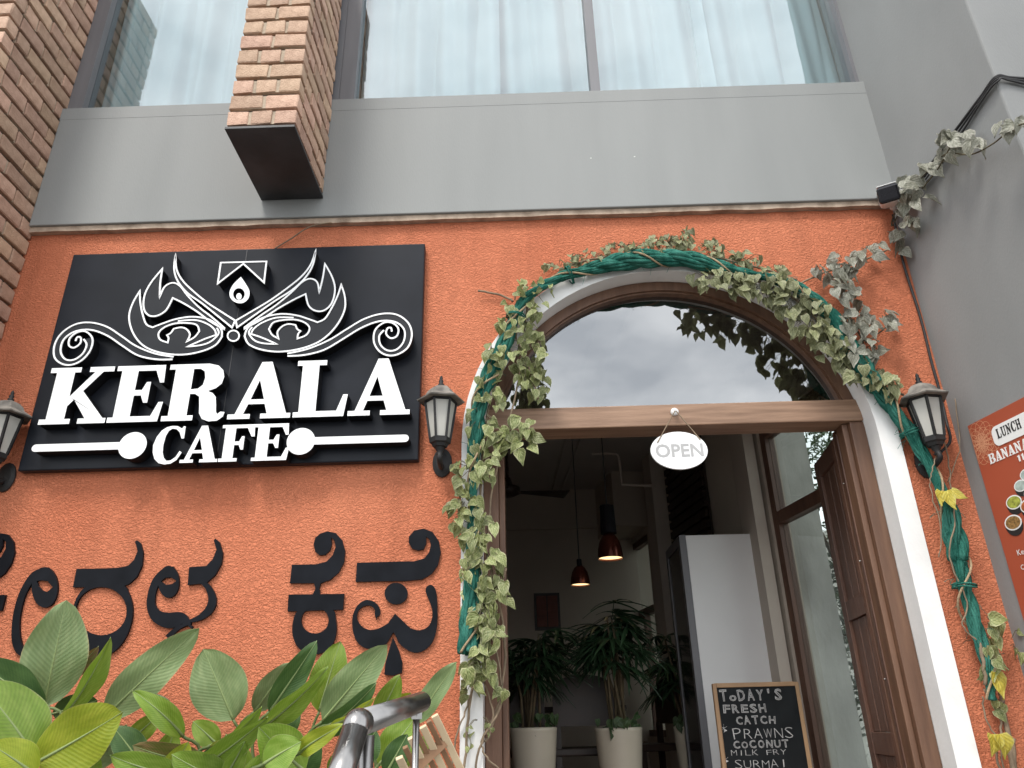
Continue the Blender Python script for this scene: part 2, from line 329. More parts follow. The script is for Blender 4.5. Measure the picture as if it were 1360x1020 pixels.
# ------------------------------------------------------------------ the setting
FZ = .95                               # cafe floor level
m = MB(); m.box((-150, -150, -.3), (150, 150, 0)); m.build('ground', ASPH, kind='structure')
m = MB(); m.box((-.5, -.9, 0), (2.05, -.002, FZ))
for i in range(5): m.box((-.5, -.9-.28*(i+1), 0), (2.05, -.9-.28*i, FZ-.158*(i+1)))
m.build('entrance_steps', PAVE, kind='structure')
m = MB(); m.box((-3.4, .152, FZ-.15), (2.0, 4.75, FZ)); m.build('cafe_floor', FLOORM, kind='structure')
m = MB(); m.box((-2.83, -1.3, 0), (-.55, -.002, .55)); m.build('planting_bed', SOIL, kind='structure')

# --- skewed side line of the plot (10 degrees)
TH = R(10); DS = Vector((-math.sin(TH), math.cos(TH), 0)); NS = Vector((math.cos(TH), math.sin(TH), 0))
P0 = Vector((1.95, .2, 0)); W0 = Vector((2.172, 0, 0))
def SK(s, o, z): return P0 + DS*s + NS*o + Vector((0, 0, z))
def SKpx(x, y):
    q = onplane(x, y, P0, NS); return (q-P0).dot(DS), q.z
def WK(s, o, z): return W0 + DS*s + NS*o + Vector((0, 0, z))
def WKpx(x, y):
    q = onplane(x, y, W0, NS); return (q-W0).dot(DS), q.z

BLD = thing('cafe_building', 'terracotta stucco cafe front with grey upper storey and arched doorway', 'building', (0, 0, 0))
AX, AZ = .785, 2.88                    # arch centre
def archloop(r, zb, n=40):
    return [(AX-r, zb)]+[(AX+r*math.cos(math.pi-math.pi*i/n), AZ+r*math.sin(math.pi*i/n)) for i in range(n+1)]+[(AX+r, zb)]
XL, XR = -2.835, 2.172
m = MB(); A = archloop(1.03, FZ)
m.poly([[(XL-.5, 0), (XL-.5, 4.275), (XR, 4.275), (XR, 0), (AX+1.03, 0), (AX+1.03, FZ-.001)]+A[::-1]+[(AX-1.03, 0)]], 0, .15, mi=(0, 0))
m.build('facade_wall', ORANGE, BLD)
m = MB(); m.box((XL, -.052, 4.296), (2.25, .30, 5.19)); m.build('grey_band', GREY, BLD, bevel=.006)
m = MB(); m.box((XL, -.0531, 5.095), (2.25, -.0505, 5.1885)); m.build('band_cap', GREY, BLD, bevel=.0015)
m = MB()
for x, y in ((785, 210), (843, 208)):
    q = at(x, y, -.0525); m.box((q.x-.005, -.0532, q.z-.002), (q.x+.003, -.0515, q.z+.002))
m.build('paint_fleck', WHITE, BLD)['kind'] = 'stuff'
# rough bare ledge under the band
m = MB(); n = 60; top = []
for i in range(n+1):
    x = XL + (XR-XL)*i/n; j = random.uniform(-.0035, .0035); top.append((x, 4.261+j))
m.poly([top+[(XR, 4.2955), (XL, 4.2955)]], -.036, .1, mi=(0, 0)); m.build('ledge', LEDGE, BLD)
# arch surround: white face band + reveal
m = MB(); m.poly([archloop(1.093, FZ)+archloop(.992, FZ)[::-1]], -.03, .12, mi=(0, 0)); m.build('arch_surround', WHITE, BLD, bevel=.006)
# frame
def arcstrip(r0, r1, y0, y1, a0=0, a1=math.pi, n=44):
    a = [(AX+r1*math.cos(a0+(a1-a0)*i/n), AZ+r1*math.sin(a0+(a1-a0)*i/n)) for i in range(n+1)]
    b = [(AX+r0*math.cos(a0+(a1-a0)*i/n), AZ+r0*math.sin(a0+(a1-a0)*i/n)) for i in range(n+1)]
    return [a+b[::-1]], y0, y1
LZ0, LZ1 = 2.992, 3.112
a0 = math.asin((LZ1-AZ)/.99)
FR = link('door_frame', (lambda m: (m.poly(*arcstrip(.935, .990, .085, .17, a0, math.pi-a0), mi=(0, 0)), m.poly(*arcstrip(.924, .9345, .100, .2, a0, math.pi-a0), mi=(0, 0)), m.mesh('door_frame'))[-1])(MB()), [WOOD], BLD)
m = MB(); m.box((AX-.99, .09, FZ), (AX-.915, .24, LZ0-.002)); m.box((AX-.9145, .12, FZ), (AX-.885, .26, LZ0-.002)); m.build('jamb', WOOD, FR, bevel=.004)
m = MB(); m.box((AX+.915, .09, FZ), (AX+.99, .24, LZ0-.002)); m.box((AX+.885, .12, FZ), (AX+.9145, .26, LZ0-.002)); m.build('jamb', WOOD, FR, bevel=.004)
m = MB(); m.box((AX-.985, .075, LZ0), (AX+.985, .24, LZ1)); m.build('lintel', WOODH, FR, bevel=.006)
m = MB(); g = [(AX+.93*math.cos(a0+(math.pi-2*a0)*i/40), AZ+.93*math.sin(a0+(math.pi-2*a0)*i/40)) for i in range(41)]
m.poly([g], .138, .144, mi=(0, 0)); m.build('fanlight_pane', GF, BLD)
# folding wooden door leaf, open inward
HX, HY, LA = AX+.880, .20, R(7)
DL = Vector((math.sin(LA), math.cos(LA), 0)); DN = Vector((-math.cos(LA), math.sin(LA), 0))
def DK(s, o, z): return Vector((HX, HY, 0))+DL*s+DN*o+Vector((0, 0, z))
door = bpy.data.objects.new('door_leaf', None); COL.objects.link(door); door.parent = BLD; door.location = (HX, HY, FZ); door['label'] = 'dark wooden panelled door leaf folded open inside right jamb'
DZ0, DZ1, DW = FZ+.01, 2.965, .54
def dchild(name, m, mt=WOODD, bevel=.003):
    o = link(name, m.mesh(name), [mt]); o.parent = door; o.location = -door.location
    b = o.modifiers.new('bevel', 'BEVEL'); b.width = bevel; b.segments = 2; return o
for s0, s1 in ((0, .085), (DW-.085, DW)):
    m = MB(); m.box((s0, -.045, DZ0), (s1, 0, DZ1), fr=lambda a, b, c: DK(a, b, c)); dchild('stile', m)
for z0, z1 in ((DZ0, DZ0+.14), (1.42, 1.52), (2.06, 2.16), (DZ1-.10, DZ1)):
    m = MB(); m.box((.0855, -.043, z0), (DW-.0855, -.002, z1), fr=lambda a, b, c: DK(a, b, c)); dchild('rail', m)
for z0, z1 in ((DZ0+.14, 1.42), (1.52, 2.06), (2.16, DZ1-.10)):
    for k in range(3):
        w = (DW-.171)/3; m = MB(); m.box((.0855+w*k+.003, -.034, z0+.002), (.0855+w*(k+1)-.003, -.016, z1-.002), fr=lambda a, b, c: DK(a, b, c)); dchild('panel', m)
m = MB()
for z in (1.0, 1.3, 1.75, 2.3, 2.7): 
    p = DK(.03, .003, z); m.lathe([(.0001, .004), (.005, .003), (.006, 0)], p, 8)
dchild('screw', m, STEEL, .0005)
# second, narrower folded leaf between door and jamb
m = MB(); m.box((AX+.885, .262, FZ+.01), (AX+.94, .30, 2.96)); m.build('folded_leaf', WOODD, BLD, bevel=.003)

# interior shell
m = MB(); m.box((-3.45, 4.7, FZ), (1.9, 4.9, 4.0)); m.build('back_wall', IWALL, BLD)
m = MB(); m.box((-3.6, .15, FZ), (-3.402, 4.9, 4.0)); m.build('left_inner_wall', IWALL, BLD)
m = MB(); m.box((-3.6, .152, 4.0), (2.1, 4.9, 4.2)); m.build('ceiling', CEIL, BLD)
m = MB(); m.box((XL-.6, .153, 3.0), (AX-1.0, .2, 4.0)); m.box((XL-.6, .153, FZ), (AX-1.0, .2, 3.0)); m.box((AX+1.03, .153, FZ), (2.0, .2, 4.0)); m.build('front_inner_wall', IWALL, BLD)
m = MB(); m.box((-.2, 4.66, 3.55), (1.0, 4.699, 3.575)); m.build('picture_rail', IWALL, BLD)
# skewed side wall with glazed openings
sP0, _ = SKpx(1089, 657); sP0 = .10
sP1 = 1.42                              # far end of glazing
sw0, _ = SKpx(868, 800); sw1, _ = SKpx(836, 800)
if sw1 < sw0: sw0, sw1 = sw1, sw0
m = MB(); fr = SK
m.box((-.05, 0, 3.5), (sP1, .14, 4.0), fr=fr)
m.box((sP1, 0, FZ), (sw0, .14, 4.0), fr=fr)
m.box((sw0, 0, 3.36), (sw1, .14, 4.0), fr=fr)
m.box((sw0, 0, FZ), (sw1, .14, FZ+.5), fr=fr)
m.box((sw1, 0, FZ), (5.2, .14, 4.0), fr=fr)
m.build('side_inner_wall', IWALL, BLD)
def window_bars(name, s0, s1, z0, z1, t, mid, o0=.02, o1=.09, vm=None):
    w = bpy.data.objects.new(name, None); COL.objects.link(w); w.parent = BLD; w.location = SK((s0+s1)/2, .05, z0)
    def ch(nm, mm, mt):
        o = link(nm, mm.mesh(nm), [mt]); o.parent = w; o.location = -w.location; return o
    m = MB(); m.box((s0, o0, z0), (s0+t, o1, z1), fr=SK); m.box((s1-t, o0, z0), (s1, o1, z1), fr=SK)
    m.box((s0+t, o0, z1-t), (s1-t, o1, z1), fr=SK); m.box((s0+t, o0, z0), (s1-t, o1, z0+t), fr=SK); ch('frame', m, WOODD)
    zz = [z0+t]+[x for x in mid]+[z1-t]
    for q in mid:
        m = MB(); m.box((s0+t, o0-.004, q-t*.6), (s1-t, o1-.006, q+t*.6), fr=SK); ch('rail', m, WOODD)
    for a, b in zip(zz[:-1], zz[1:]):
        m = MB(); m.box((s0+t, .048, a), (s1-t, .054, b), fr=SK); ch('pane', m, GD)
    if vm:
        m = MB(); m.box((vm-.02, o0-.002, z0+t), (vm+.02, o1-.004, mid[0]-t*.6), fr=SK); ch('rail', m, WOODD)
window_bars('glazed_side_door', sP0, sP1, FZ, 3.498, .07, (2.845,))
window_bars('side_window', sw0, sw1, FZ+.5, 3.358, .06, (2.62,), vm=(sw0+sw1)/2)
# beige pilaster at the far end of the glazing, deep beam, white column
m = MB(); q = at(1040, 860, 1.62); m.box((1.60, 1.60, FZ), (1.675, 1.95, 3.999)); m.build('inner_pilaster', BEIGE, BLD)
m = MB(); m.box((sw0-.06, -.35, 3.42), (5.1, -.002, 3.999), fr=SK); m.build('ceiling_beam', IWALL, BLD)
m = MB(); s0, _ = SKpx(889, 700); m.box((s0-.02, -.14, FZ), (s0+.2, -.002, 3.99), fr=SK); m.build('inner_column', BEIGE, BLD)
# dark slatted screen on the side wall (each slat a piece)
sc = bpy.data.objects.new('slatted_screen', None); COL.objects.link(sc); sc.parent = BLD; sc.location = SK(2.2, -.03, FZ)
s0, _ = SKpx(942, 650); s1, _ = SKpx(891, 650)
m = MB(); m.box((s0, -.03, FZ), (s1, -.01, 3.97), fr=SK); o = link('backing', m.mesh('backing'), [DWOOD]); o.parent = sc; o.location = -sc.location
z = FZ+.04
slat = None
while z < 3.90:
    m = MB(); m.box((s0+.01, -.055, z), (s1-.01, -.031, z+.055), fr=SK); o = link('slat', m.mesh('slat'), [DWOOD]); o.parent = sc; o.location = -sc.location
    z += .085

# upper storey: windows, rooms behind them
def upwin(x0, x1, mull):
    w = bpy.data.objects.new('upper_window', None); COL.objects.link(w); w.parent = BLD; w.location = ((x0+x1)/2, 0, 5.19)
    def ch(nm, mm, mt):
        o = link(nm, mm.mesh(nm), [mt]); o.parent = w; o.location = -w.location; return o
    m = MB(); m.box((x0, -.02, 5.192), (x0+.095, .09, 7.3)); m.box((x1-.095, -.02, 5.192), (x1, .09, 7.3)); m.box((x0+.095, -.01, 5.192), (x1-.095, .09, 5.205)); m.box((x0+.095, -.01, 7.2), (x1-.095, .09, 7.3))
    ch('frame', m, ALU)
    for xm in mull:
        m = MB(); m.box((xm-.03, -.014, 5.205), (xm+.03, .088, 7.2)); ch('mullion', m, ALU)
    xs = [x0+.095]+[q for xm in mull for q in (xm-.03, xm+.03)]+[x1-.095]
    for a, b in zip(xs[::2], xs[1::2]):
        m = MB(); m.box((a, .03, 5.205), (b, .038, 7.2)); ch('pane', m, GW)
upwin(-2.833, -1.10, ())
upwin(-1.12+.0, 2.25, (.525,)) if False else upwin(-1.098, 2.25, (.525,))
m = MB(); m.box((XL, .0, 7.302), (2.25, .4, 8.2)); m.build('upper_wall', GREY, BLD)
m = MB(); m.box((XL-.5, 2.6, 5.0), (2.3, 2.8, 8.2)); m.box((XL-.5, .30, 4.9), (2.3, 2.6, 5.15)); m.box((XL-.5, .41, 8.2), (2.3, 2.8, 8.3)); m.box((-3.2, .1, 5.15), (-2.84, 2.6, 8.2)); m.box((2.252, .1, 5.15), (2.3, 2.6, 8.2)); m.build('upper_room', IWALL, BLD)

# right wing wall (skewed, its own thing)
m = MB(); m.box((-.866, 0, 0), (.14, .52, 9), fr=WK)
# end face lighter is only the light; bevelled arris
wing = m.build('wing_wall', GREYL, bevel=.01); tag(wing, 'plain grey rendered wing wall standing forward at the right end of the front', 'wall')

# ------------------------------------------------------------------ brickwork
def brickmesh(l, h, d, seed):
    rr = random.Random(seed); bm = bmesh.new(); bmesh.ops.create_cube(bm, size=1)
    for v in bm.verts: v.co = Vector((v.co.x*l, v.co.y*d, v.co.z*h))
    bmesh.ops.bevel(bm, geom=bm.edges[:], offset=.0045, segments=1, affect='EDGES')
    for v in bm.verts: v.co += Vector((rr.uniform(-1, 1), rr.uniform(-1, 1), rr.uniform(-1, 1)))*.0030
    me = bpy.data.meshes.new('brick'); bm.to_mesh(me); bm.free(); me.materials.append(BRICKM); return me
BC = {}
def brick(parent, c, l, h, d, ax):
    k = (round(l, 3), round(d, 3), random.randrange(6))
    if k not in BC: BC[k] = brickmesh(l, h, d, len(BC))
    o = bpy.data.objects.new('brick', BC[k]); COL.objects.link(o); o.parent = parent
    o.location = Vector(c)-Vector(parent.location)+Vector((random.uniform(-.002, .002), random.uniform(-.003, .003), random.uniform(-.0025, .0025)))
    o.rotation_euler = (0, random.uniform(-.012, .012), ax+random.uniform(-.015, .015))
    return o
CH, BH = .1095, .088
def brickpier(root, x0, x1, y0, y1, z0, z1, left=True, right=True, front=True, fl=None):
    """pier whose front is y0 and which runs back to y1; courses of bricks round a raked mortar core"""
    n = int((z1-z0)/CH)
    core = MB(); core.box((x0+.024, y0+.024, z0), (x1-.024, y1, z0+n*CH)); core.build('shaded_raked_mortar', MORTARD, root)
    mo = MB()
    for i in range(n):
        zc = z0+CH*i+CH/2+.008; w = x1-x0
        if front:
            fx0 = x0; 
            if fl: fx0 = fl
            W_ = x1-fx0; cnt = max(1, round(W_/.177)) if i % 2 else max(1, round(W_/.118))
            bl = (W_-.018*(cnt-1))/cnt
            for k in range(cnt): brick(root, (fx0+bl/2+k*(bl+.018), y0+.045, zc), bl, BH, .09, 0)
            mo.box((fx0+.01, y0+.007, zc-BH/2+.002), (x1-.01, y0+.06, zc+BH/2-.002))
        ys = y0+.094+.004
        first = .10 if i % 2 else .20
        for side, X in ((left, x0+.045), (right, x1-.045)):
            if not side: continue
            y = ys; l = first
            while y < y1-.01:
                e = min(y+l, y1-.003)
                if y1-e < .05: e = y1-.003
                brick(root, (X, (y+e)/2, zc), e-y, BH, .09, math.pi/2)
                y = e+.010; l = .205
            sg = -1 if X < (x0+x1)/2 else 1
            mo.box((X-.03 if sg < 0 else X-.02, ys, zc-BH/2+.002), (X+.02 if sg < 0 else X+.036, y1-.004, zc+BH/2-.002))
    mo.build('mortar', MORTAR, root)
lw = thing('brick_wall', 'tan brick side wall standing forward at the left end of the front', 'wall', (-2.95, -.3, 0))
brickpier(lw, -3.25, -2.835, -.63, -.001, 2.90, 6.75, left=False)
m = MB(); m.box((-3.25, -.62, 0), (-2.845, -.001, 2.899)); m.build('lower_wall', MORTAR, lw)
pl = thing('brick_pilaster', 'hanging tan brick pier between the upper windows with dark steel plate below', 'pilaster', (-1.31, -.3, 4.42))
brickpier(pl, -1.487, -1.128, -.63, -.054, 4.437, 6.75)
m = MB(); m.box((-1.489, -.637, 4.421), (-1.126, -.054, 4.4365)); m.build('base_plate', PLATE, pl, bevel=.002)

# ------------------------------------------------------------------ curtains
def curtain(x0, x1, y, label, seed, amp=.05):
    rr = random.Random(seed); m = MB(); n = int((x1-x0)/.012); rows = 8; vs = []; ph = [rr.uniform(0, 6) for _ in range(4)]
    for j in range(rows+1):
        z = 5.22+j*.24
        for i in range(n+1):
            x = x0+(x1-x0)*i/n; k = x*1.0
            yy = y+amp*((1-abs(math.sin(k*11.5+ph[0]+.35*math.sin(z*1.6+ph[1]+k)))**.7)*1.6+.45*math.sin(k*37+ph[2]+z*.5)+.5*math.sin(k*6+ph[3]))
            vs.append((x, yy, z))
    m.add(vs, [(j*(n+1)+i, j*(n+1)+i+1, (j+1)*(n+1)+i+1, (j+1)*(n+1)+i) for j in range(rows) for i in range(n)])
    o = m.build('curtain', CURT, smooth=True); tag(o, label, 'curtain', 'curtains behind the upper windows'); return o
curtain(-2.74, -1.2, .13, 'pale sheer curtain in the left upper window beside the brick wall', 1)
curtain(-1.02, -.08, .16, 'pale pleated curtain just right of the hanging brick pier', 2)
curtain(-.16, .56, .25, 'pale pleated curtain left of the window mullion, flaring at its foot', 3)
curtain(.50, 1.36, .19, 'pale pleated curtain right of the window mullion', 4)
curtain(1.28, 2.20, .20, 'pale curtain at the far right end of the upper window', 5)

# ------------------------------------------------------------------ lettering
GL = {
'K': [[(0,0),(.47,0),(.47,.09),(.38,.09),(.38,.31),(.46,.42),(.68,.09),(.58,.09),(.58,0),(1,0),(1,.09),(.95,.09),(.57,.57),(.82,.91),(.98,.91),(.98,1),(.60,1),(.60,.91),(.69,.91),(.38,.48),(.38,.91),(.47,.91),(.47,1),(0,1),(0,.91),(.1,.91),(.1,.09),(0,.09)]],
'E': [[(0,0),(.95,0),(1,.34),(.91,.34),(.80,.10),(.42,.10),(.42,.46),(.55,.46),(.62,.33),(.70,.33),(.70,.70),(.62,.70),(.55,.56),(.42,.56),(.42,.90),(.76,.90),(.87,.68),(.95,.68),(.93,1),(0,1),(0,.91),(.1,.91),(.1,.09),(0,.09)]],
'F': [[(0,0),(.55,0),(.55,.09),(.42,.09),(.42,.44),(.55,.44),(.62,.31),(.70,.31),(.70,.68),(.62,.68),(.55,.54),(.42,.54),(.42,.90),(.76,.90),(.9,.66),(1,.66),(.97,1),(0,1),(0,.91),(.1,.91),(.1,.09),(0,.09)]],
'L': [[(0,0),(.94,0),(1,.38),(.91,.38),(.80,.10),(.42,.10),(.42,.91),(.56,.91),(.56,1),(0,1),(0,.91),(.1,.91),(.1,.09),(0,.09)]],
'A': [[(0,0),(.36,0),(.36,.085),(.25,.085),(.31,.25),(.57,.25),(.62,.085),(.52,.085),(.52,0),(1,0),(1,.085),(.93,.085),(.62,1),(.45,1),(.11,.085),(0,.085)],[(.34,.335),(.55,.335),(.45,.67)]],
'R': [[(0,0),(.5,0),(.5,.09),(.40,.09),(.40,.46),(.48,.46),(.55,.41),(.575,.25),(.59,.12),(.65,.02),(.76,-.025),(.90,-.015),(.98,.05),(1,.13),(.93,.14),(.885,.10),(.86,.14),(.845,.26),(.82,.40),(.76,.47),(.68,.505),(.80,.55),(.885,.63),(.91,.75),(.88,.87),(.79,.96),(.64,1),(0,1),(0,.91),(.1,.91),(.1,.09),(0,.09)],[(.40,.545),(.51,.555),(.58,.62),(.60,.74),(.575,.86),(.50,.91),(.40,.91)]],
'C': [[(.98,.66),(.97,1),(.9,1),(.86,.94),(.70,1.01),(.52,1.02),(.36,.99),(.2,.9),(.07,.73),(.0,.5),(.03,.3),(.12,.13),(.28,.01),(.48,-.03),(.68,-.01),(.85,.08),(.98,.28),(.90,.33),(.80,.17),(.66,.08),(.53,.07),(.43,.15),(.36,.3),(.34,.5),(.37,.74),(.44,.88),(.55,.94),(.68,.92),(.80,.83),(.89,.66)]],
'N': [[(0,0),(.36,0),(.36,.1),(.25,.1),(.25,.65),(.72,0),(.86,0),(.86,.9),(1,.9),(1,1),(.62,1),(.62,.9),(.74,.9),(.74,.38),(.3,1),(0,1),(0,.9),(.12,.9),(.12,.1),(0,.1)]],
'U': [[(0,1),(0,.9),(.1,.9),(.1,.3),(.2,.06),(.5,-.02),(.8,.06),(.88,.3),(.88,.9),(1,.9),(1,1),(.62,1),(.62,.9),(.74,.9),(.74,.32),(.66,.14),(.5,.1),(.38,.16),(.34,.32),(.34,.9),(.44,.9),(.44,1)]],
'H': [[(0,0),(.42,0),(.42,.1),(.33,.1),(.33,.45),(.67,.45),(.67,.1),(.58,.1),(.58,0),(1,0),(1,.1),(.9,.1),(.9,.9),(1,.9),(1,1),(.58,1),(.58,.9),(.67,.9),(.67,.55),(.33,.55),(.33,.9),(.42,.9),(.42,1),(0,1),(0,.9),(.1,.9),(.1,.1),(0,.1)]],
'B': [[(0,0),(.7,0),(.95,.1),(1,.28),(.92,.45),(.75,.53),(.9,.6),(.95,.76),(.88,.93),(.68,1),(0,1),(0,.9),(.1,.9),(.1,.1),(0,.1)],[(.34,.57),(.55,.58),(.66,.66),(.66,.84),(.55,.9),(.34,.9)],[(.34,.1),(.58,.1),(.7,.2),(.7,.38),(.58,.47),(.34,.47)]],
}
def glyph(m, ch, u0, u1, v0, v1, ya, yb, fr=None, mi=(0, 1)):
    m.poly([[(u0+(u1-u0)*a, v0+(v1-v0)*b) for a, b in l] for l in GL[ch]], ya, yb, fr, mi)

# ------------------------------------------------------------------ main sign
sg = thing('cafe_sign', 'large black signboard with raised white KERALA CAFE letters on the orange wall', 'sign', (-1.52, -.03, 2.80))
m = MB(); m.box((-2.526, -.052, 2.800), (-.521, -.004, 4.086)); m.build('board', BLACKB, sg, bevel=.006)
m = MB(); m.box((-1.532, -.0535, 2.805), (-1.528, -.0521, 4.08)); m.build('board_seam', PLATE, sg)
YF = -.125                              # front of the letters
def pw(x, y, Y=YF):
    p = at(x, y, Y); return (p.x, p.z)
base = [pw(52, 562.7), pw(543, 551.7)]; topl = [pw(68, 488), pw(510, 477)]
vb = (base[0][1]+base[1][1])/2; vt = (topl[0][1]+topl[1][1])/2
ext = [('K', 50, 139), ('E', 141, 212), ('R', 213, 297), ('A', 301, 385), ('L', 388, 460), ('A', 461, 544)]
for c, a, b in ext:
    yb_ = 562.7-(a-52)*.0224
    ua = pw(a, yb_)[0]; ub = pw(b, yb_-(b-a)*.0224)[0]
    m = MB(); glyph(m, c, ua, ub, vb, vt, YF, -.053); m.build('letter', [WHITEG, BLACKS], sg, bevel=.0015)
vb2 = (pw(205, 615)[1]+pw(375, 612)[1])/2; vt2 = (pw(205, 566)[1]+pw(375, 563.5)[1])/2
for c, a, b in (('C', 199, 240), ('A', 238, 288), ('F', 289, 336), ('E', 332.5, 382)):
    if c == 'F': b = 334
    m = MB(); glyph(m, c, pw(a, 614)[0], pw(b, 614)[0], vb2, vt2, YF, -.053); m.build('letter', [WHITEG, BLACKS], sg, bevel=.0012)
# spoon-like bars
for bx, by, ex, ey in ((176, 591.5, 42, 595), (399.5, 586, 543, 583.5)):
    c = pw(bx, by); e = pw(ex, ey); r = .070; t = .0195
    sgn = 1 if e[0] > c[0] else -1
    a = math.asin(t/r); z = c[1]
    loop = [(c[0]+sgn*r*math.cos(a+(2*math.pi-2*a)*i/40), z+r*math.sin(a+(2*math.pi-2*a)*i/40)) for i in range(41)]
    loop += [(e[0]-sgn*t+sgn*t*math.cos(-math.pi/2+math.pi*i/8), z+t*math.sin(-math.pi/2+math.pi*i/8)) for i in range(9)]
    m = MB(); m.poly([loop], YF, -.053); m.build('bar', [WHITEG, BLACKS], sg, bevel=.0015)
# emblem: traced on the right half, mirrored about the ring
CXE = pw(310, 446)[0]
def e5(pts, Y=YF): return [pw(280+x/3, 320+y/3, Y) for x, y in pts]
RIB = [0]
def ribbon(m, pts, w, closed, n=5, Y=YF, sm=True):
    q = spline([(u, v, 0) for u, v in pts], n, closed) if sm else [Vector((u, v, 0)) for u, v in pts]
    L_ = []; Rr = []; k = len(q)
    for i, p in enumerate(q):
        a = q[(i-1) % k] if closed else q[max(i-1, 0)]; b = q[(i+1) % k] if closed else q[min(i+1, k-1)]
        t1 = (p-a).normalized() if (p-a).length > 1e-9 else (b-p).normalized(); t2 = (b-p).normalized() if (b-p).length > 1e-9 else t1
        t = (t1+t2); t = t.normalized() if t.length > .12 else t1
        sc = min(3.0, 1/max(.3, t.dot(t1)))
        nrm = Vector((-t.y, t.x, 0))*w/2*sc; L_.append(p+nrm); Rr.append(p-nrm)
    RIB[0] += 1; y0 = Y-.0018-.0004*(RIB[0] % 5); y1 = Y+.002
    vs = []
    for a, b in zip(L_, Rr): vs += [(a.x, y0, a.y), (b.x, y0, b.y), (b.x, y1, b.y), (a.x, y1, a.y)]
    fs = []
    for i in range(k if closed else k-1):
        o, p = 4*i, 4*((i+1) % k)
        fs += [(o, p, p+1, o+1), (o+1, p+1, p+2, o+2), (o+3, o, p, p+3)]
    m.add(vs, fs)
def corner(pts):                         # dense linear sampling keeping sharp corners
    return pts
def seg(*runs):                          # runs of smooth pieces joined with sharp corners
    o = []
    for r in runs:
        q = spline([(a, b, 0) for a, b in r], 5); q = [(p.x, p.y) for p in q]
        o += q if not o else q[1:]
    return o
brow1 = seg([(100, 318), (165, 280), (232, 240), (300, 192), (360, 143), (398, 95), (418, 38)], [(418, 38), (407, 95), (378, 145), (325, 195), (255, 240), (180, 292), (105, 345)], [(105, 345), (100, 318)])
brow2 = seg([(135, 345), (200, 297), (262, 255), (322, 205), (362, 166), (396, 151), (424, 165), (432, 205)], [(432, 205), (446, 150), (455, 92)], [(455, 92), (484, 145), (495, 195), (482, 248), (452, 277), (418, 279), (390, 258), (378, 212)], [(378, 212), (330, 235), (265, 272), (200, 315), (135, 350)], [(135, 350), (135, 345)])
eye = seg([(135, 380), (150, 345), (205, 308), (275, 292), (340, 297), (390, 312), (425, 325)], [(425, 325), (455, 310), (482, 268), (505, 220), (520, 175)], [(520, 175), (534, 222), (534, 272), (510, 325), (470, 373), (420, 408), (350, 432), (270, 442), (200, 433), (152, 412), (135, 380)])
eyeh = seg([(232, 352), (250, 326), (290, 316), (340, 315), (378, 328), (394, 350), (380, 376), (346, 390)], [(346, 390), (348, 372), (358, 360)], [(358, 360), (345, 352), (338, 336)], [(338, 336), (310, 332), (284, 342), (266, 364), (270, 390)], [(270, 390), (245, 375), (232, 352)])
lidl = seg([(330, 306), (262, 306), (205, 326), (172, 350), (160, 371)], [(160, 371), (205, 386), (262, 411)], [(262, 411), (215, 409), (180, 400), (158, 380), (152, 362), (165, 343)])
swA = [(305, 449), (385, 431), (470, 396), (540, 353), (610, 312), (680, 291), (740, 294), (785, 325), (801, 370), (788, 420), (752, 449), (710, 457), (672, 440), (650, 402), (655, 356), (690, 326), (724, 327), (747, 349), (742, 378), (718, 388), (699, 371), (704, 349), (718, 347), (721, 362)]
swB = [(306, 459), (372, 455), (450, 435), (522, 394), (590, 352), (650, 326), (700, 318), (745, 328), (772, 358), (768, 402), (740, 433), (705, 437), (677, 415), (671, 380), (690, 356)]
def mir(p): return [(2*CXE-u, v) for u, v in p]
sides = (lambda p: p, mir)
for fn in sides:
    for nm, pts, hole in (('brow', brow1, None), ('brow', brow2, None), ('eye', eye, eyeh)):
        P = fn(e5(pts)); loops = [P]
        if hole: loops.append(fn(e5(hole)))
        # drop duplicate closing points
        loops = [l[:-1] if (Vector(l[0])-Vector(l[-1])).length < 1e-6 else l for l in loops]
        m = MB(); m.poly(loops, YF+.001, -.053, mi=(0, 1)); p_ = m.build(nm, [EMBF, BLACKS], sg)
        mm = MB(); ribbon(mm, loops[0], .0088, True, sm=False)
        if hole: ribbon(mm, loops[1], .0085, True, sm=False); ribbon(mm, fn(e5(lidl)), .0085, False, sm=False)
        o = link('outline', mm.mesh('outline'), [WHITEG]); o.parent = p_
    a = [(p.x, p.y) for p in spline([(x, y, 0) for x, y in swA], 6)]; b = [(p.x, p.y) for p in spline([(x, y, 0) for x, y in swB], 6)]
    A_ = fn(e5(a)); B_ = fn(e5(b))
    m = MB()
    # strip between the two scroll lines, tail part
    n = 60
    for i in range(n):
        a0_, a1_ = A_[int(i*(len(A_)-1)/n*.62)], A_[int((i+1)*(len(A_)-1)/n*.62)]
        b0_, b1_ = B_[int(i*(len(B_)-1)/n)], B_[int((i+1)*(len(B_)-1)/n)]
        m.add([(a0_[0], YF+.001, a0_[1]), (a1_[0], YF+.001, a1_[1]), (b1_[0], YF+.001, b1_[1]), (b0_[0], YF+.001, b0_[1])], [(0, 1, 2, 3)], 0)
        for q0, q1 in ((a0_, a1_), (b0_, b1_)):
            m.add([(q0[0], YF+.001, q0[1]), (q1[0], YF+.001, q1[1]), (q1[0], -.053, q1[1]), (q0[0], -.053, q0[1])], [(0, 1, 2, 3)], 1)
    p_ = m.build('scroll', [EMBF, BLACKS], sg)
    mm = MB(); ribbon(mm, A_, .0088, False, sm=False); ribbon(mm, B_, .0088, False, sm=False)
    o = link('outline', mm.mesh('outline'), [WHITEG]); o.parent = p_
top = e5([(40, 87), (222, 82), (212, 166), (130, 91), (28, 170)])
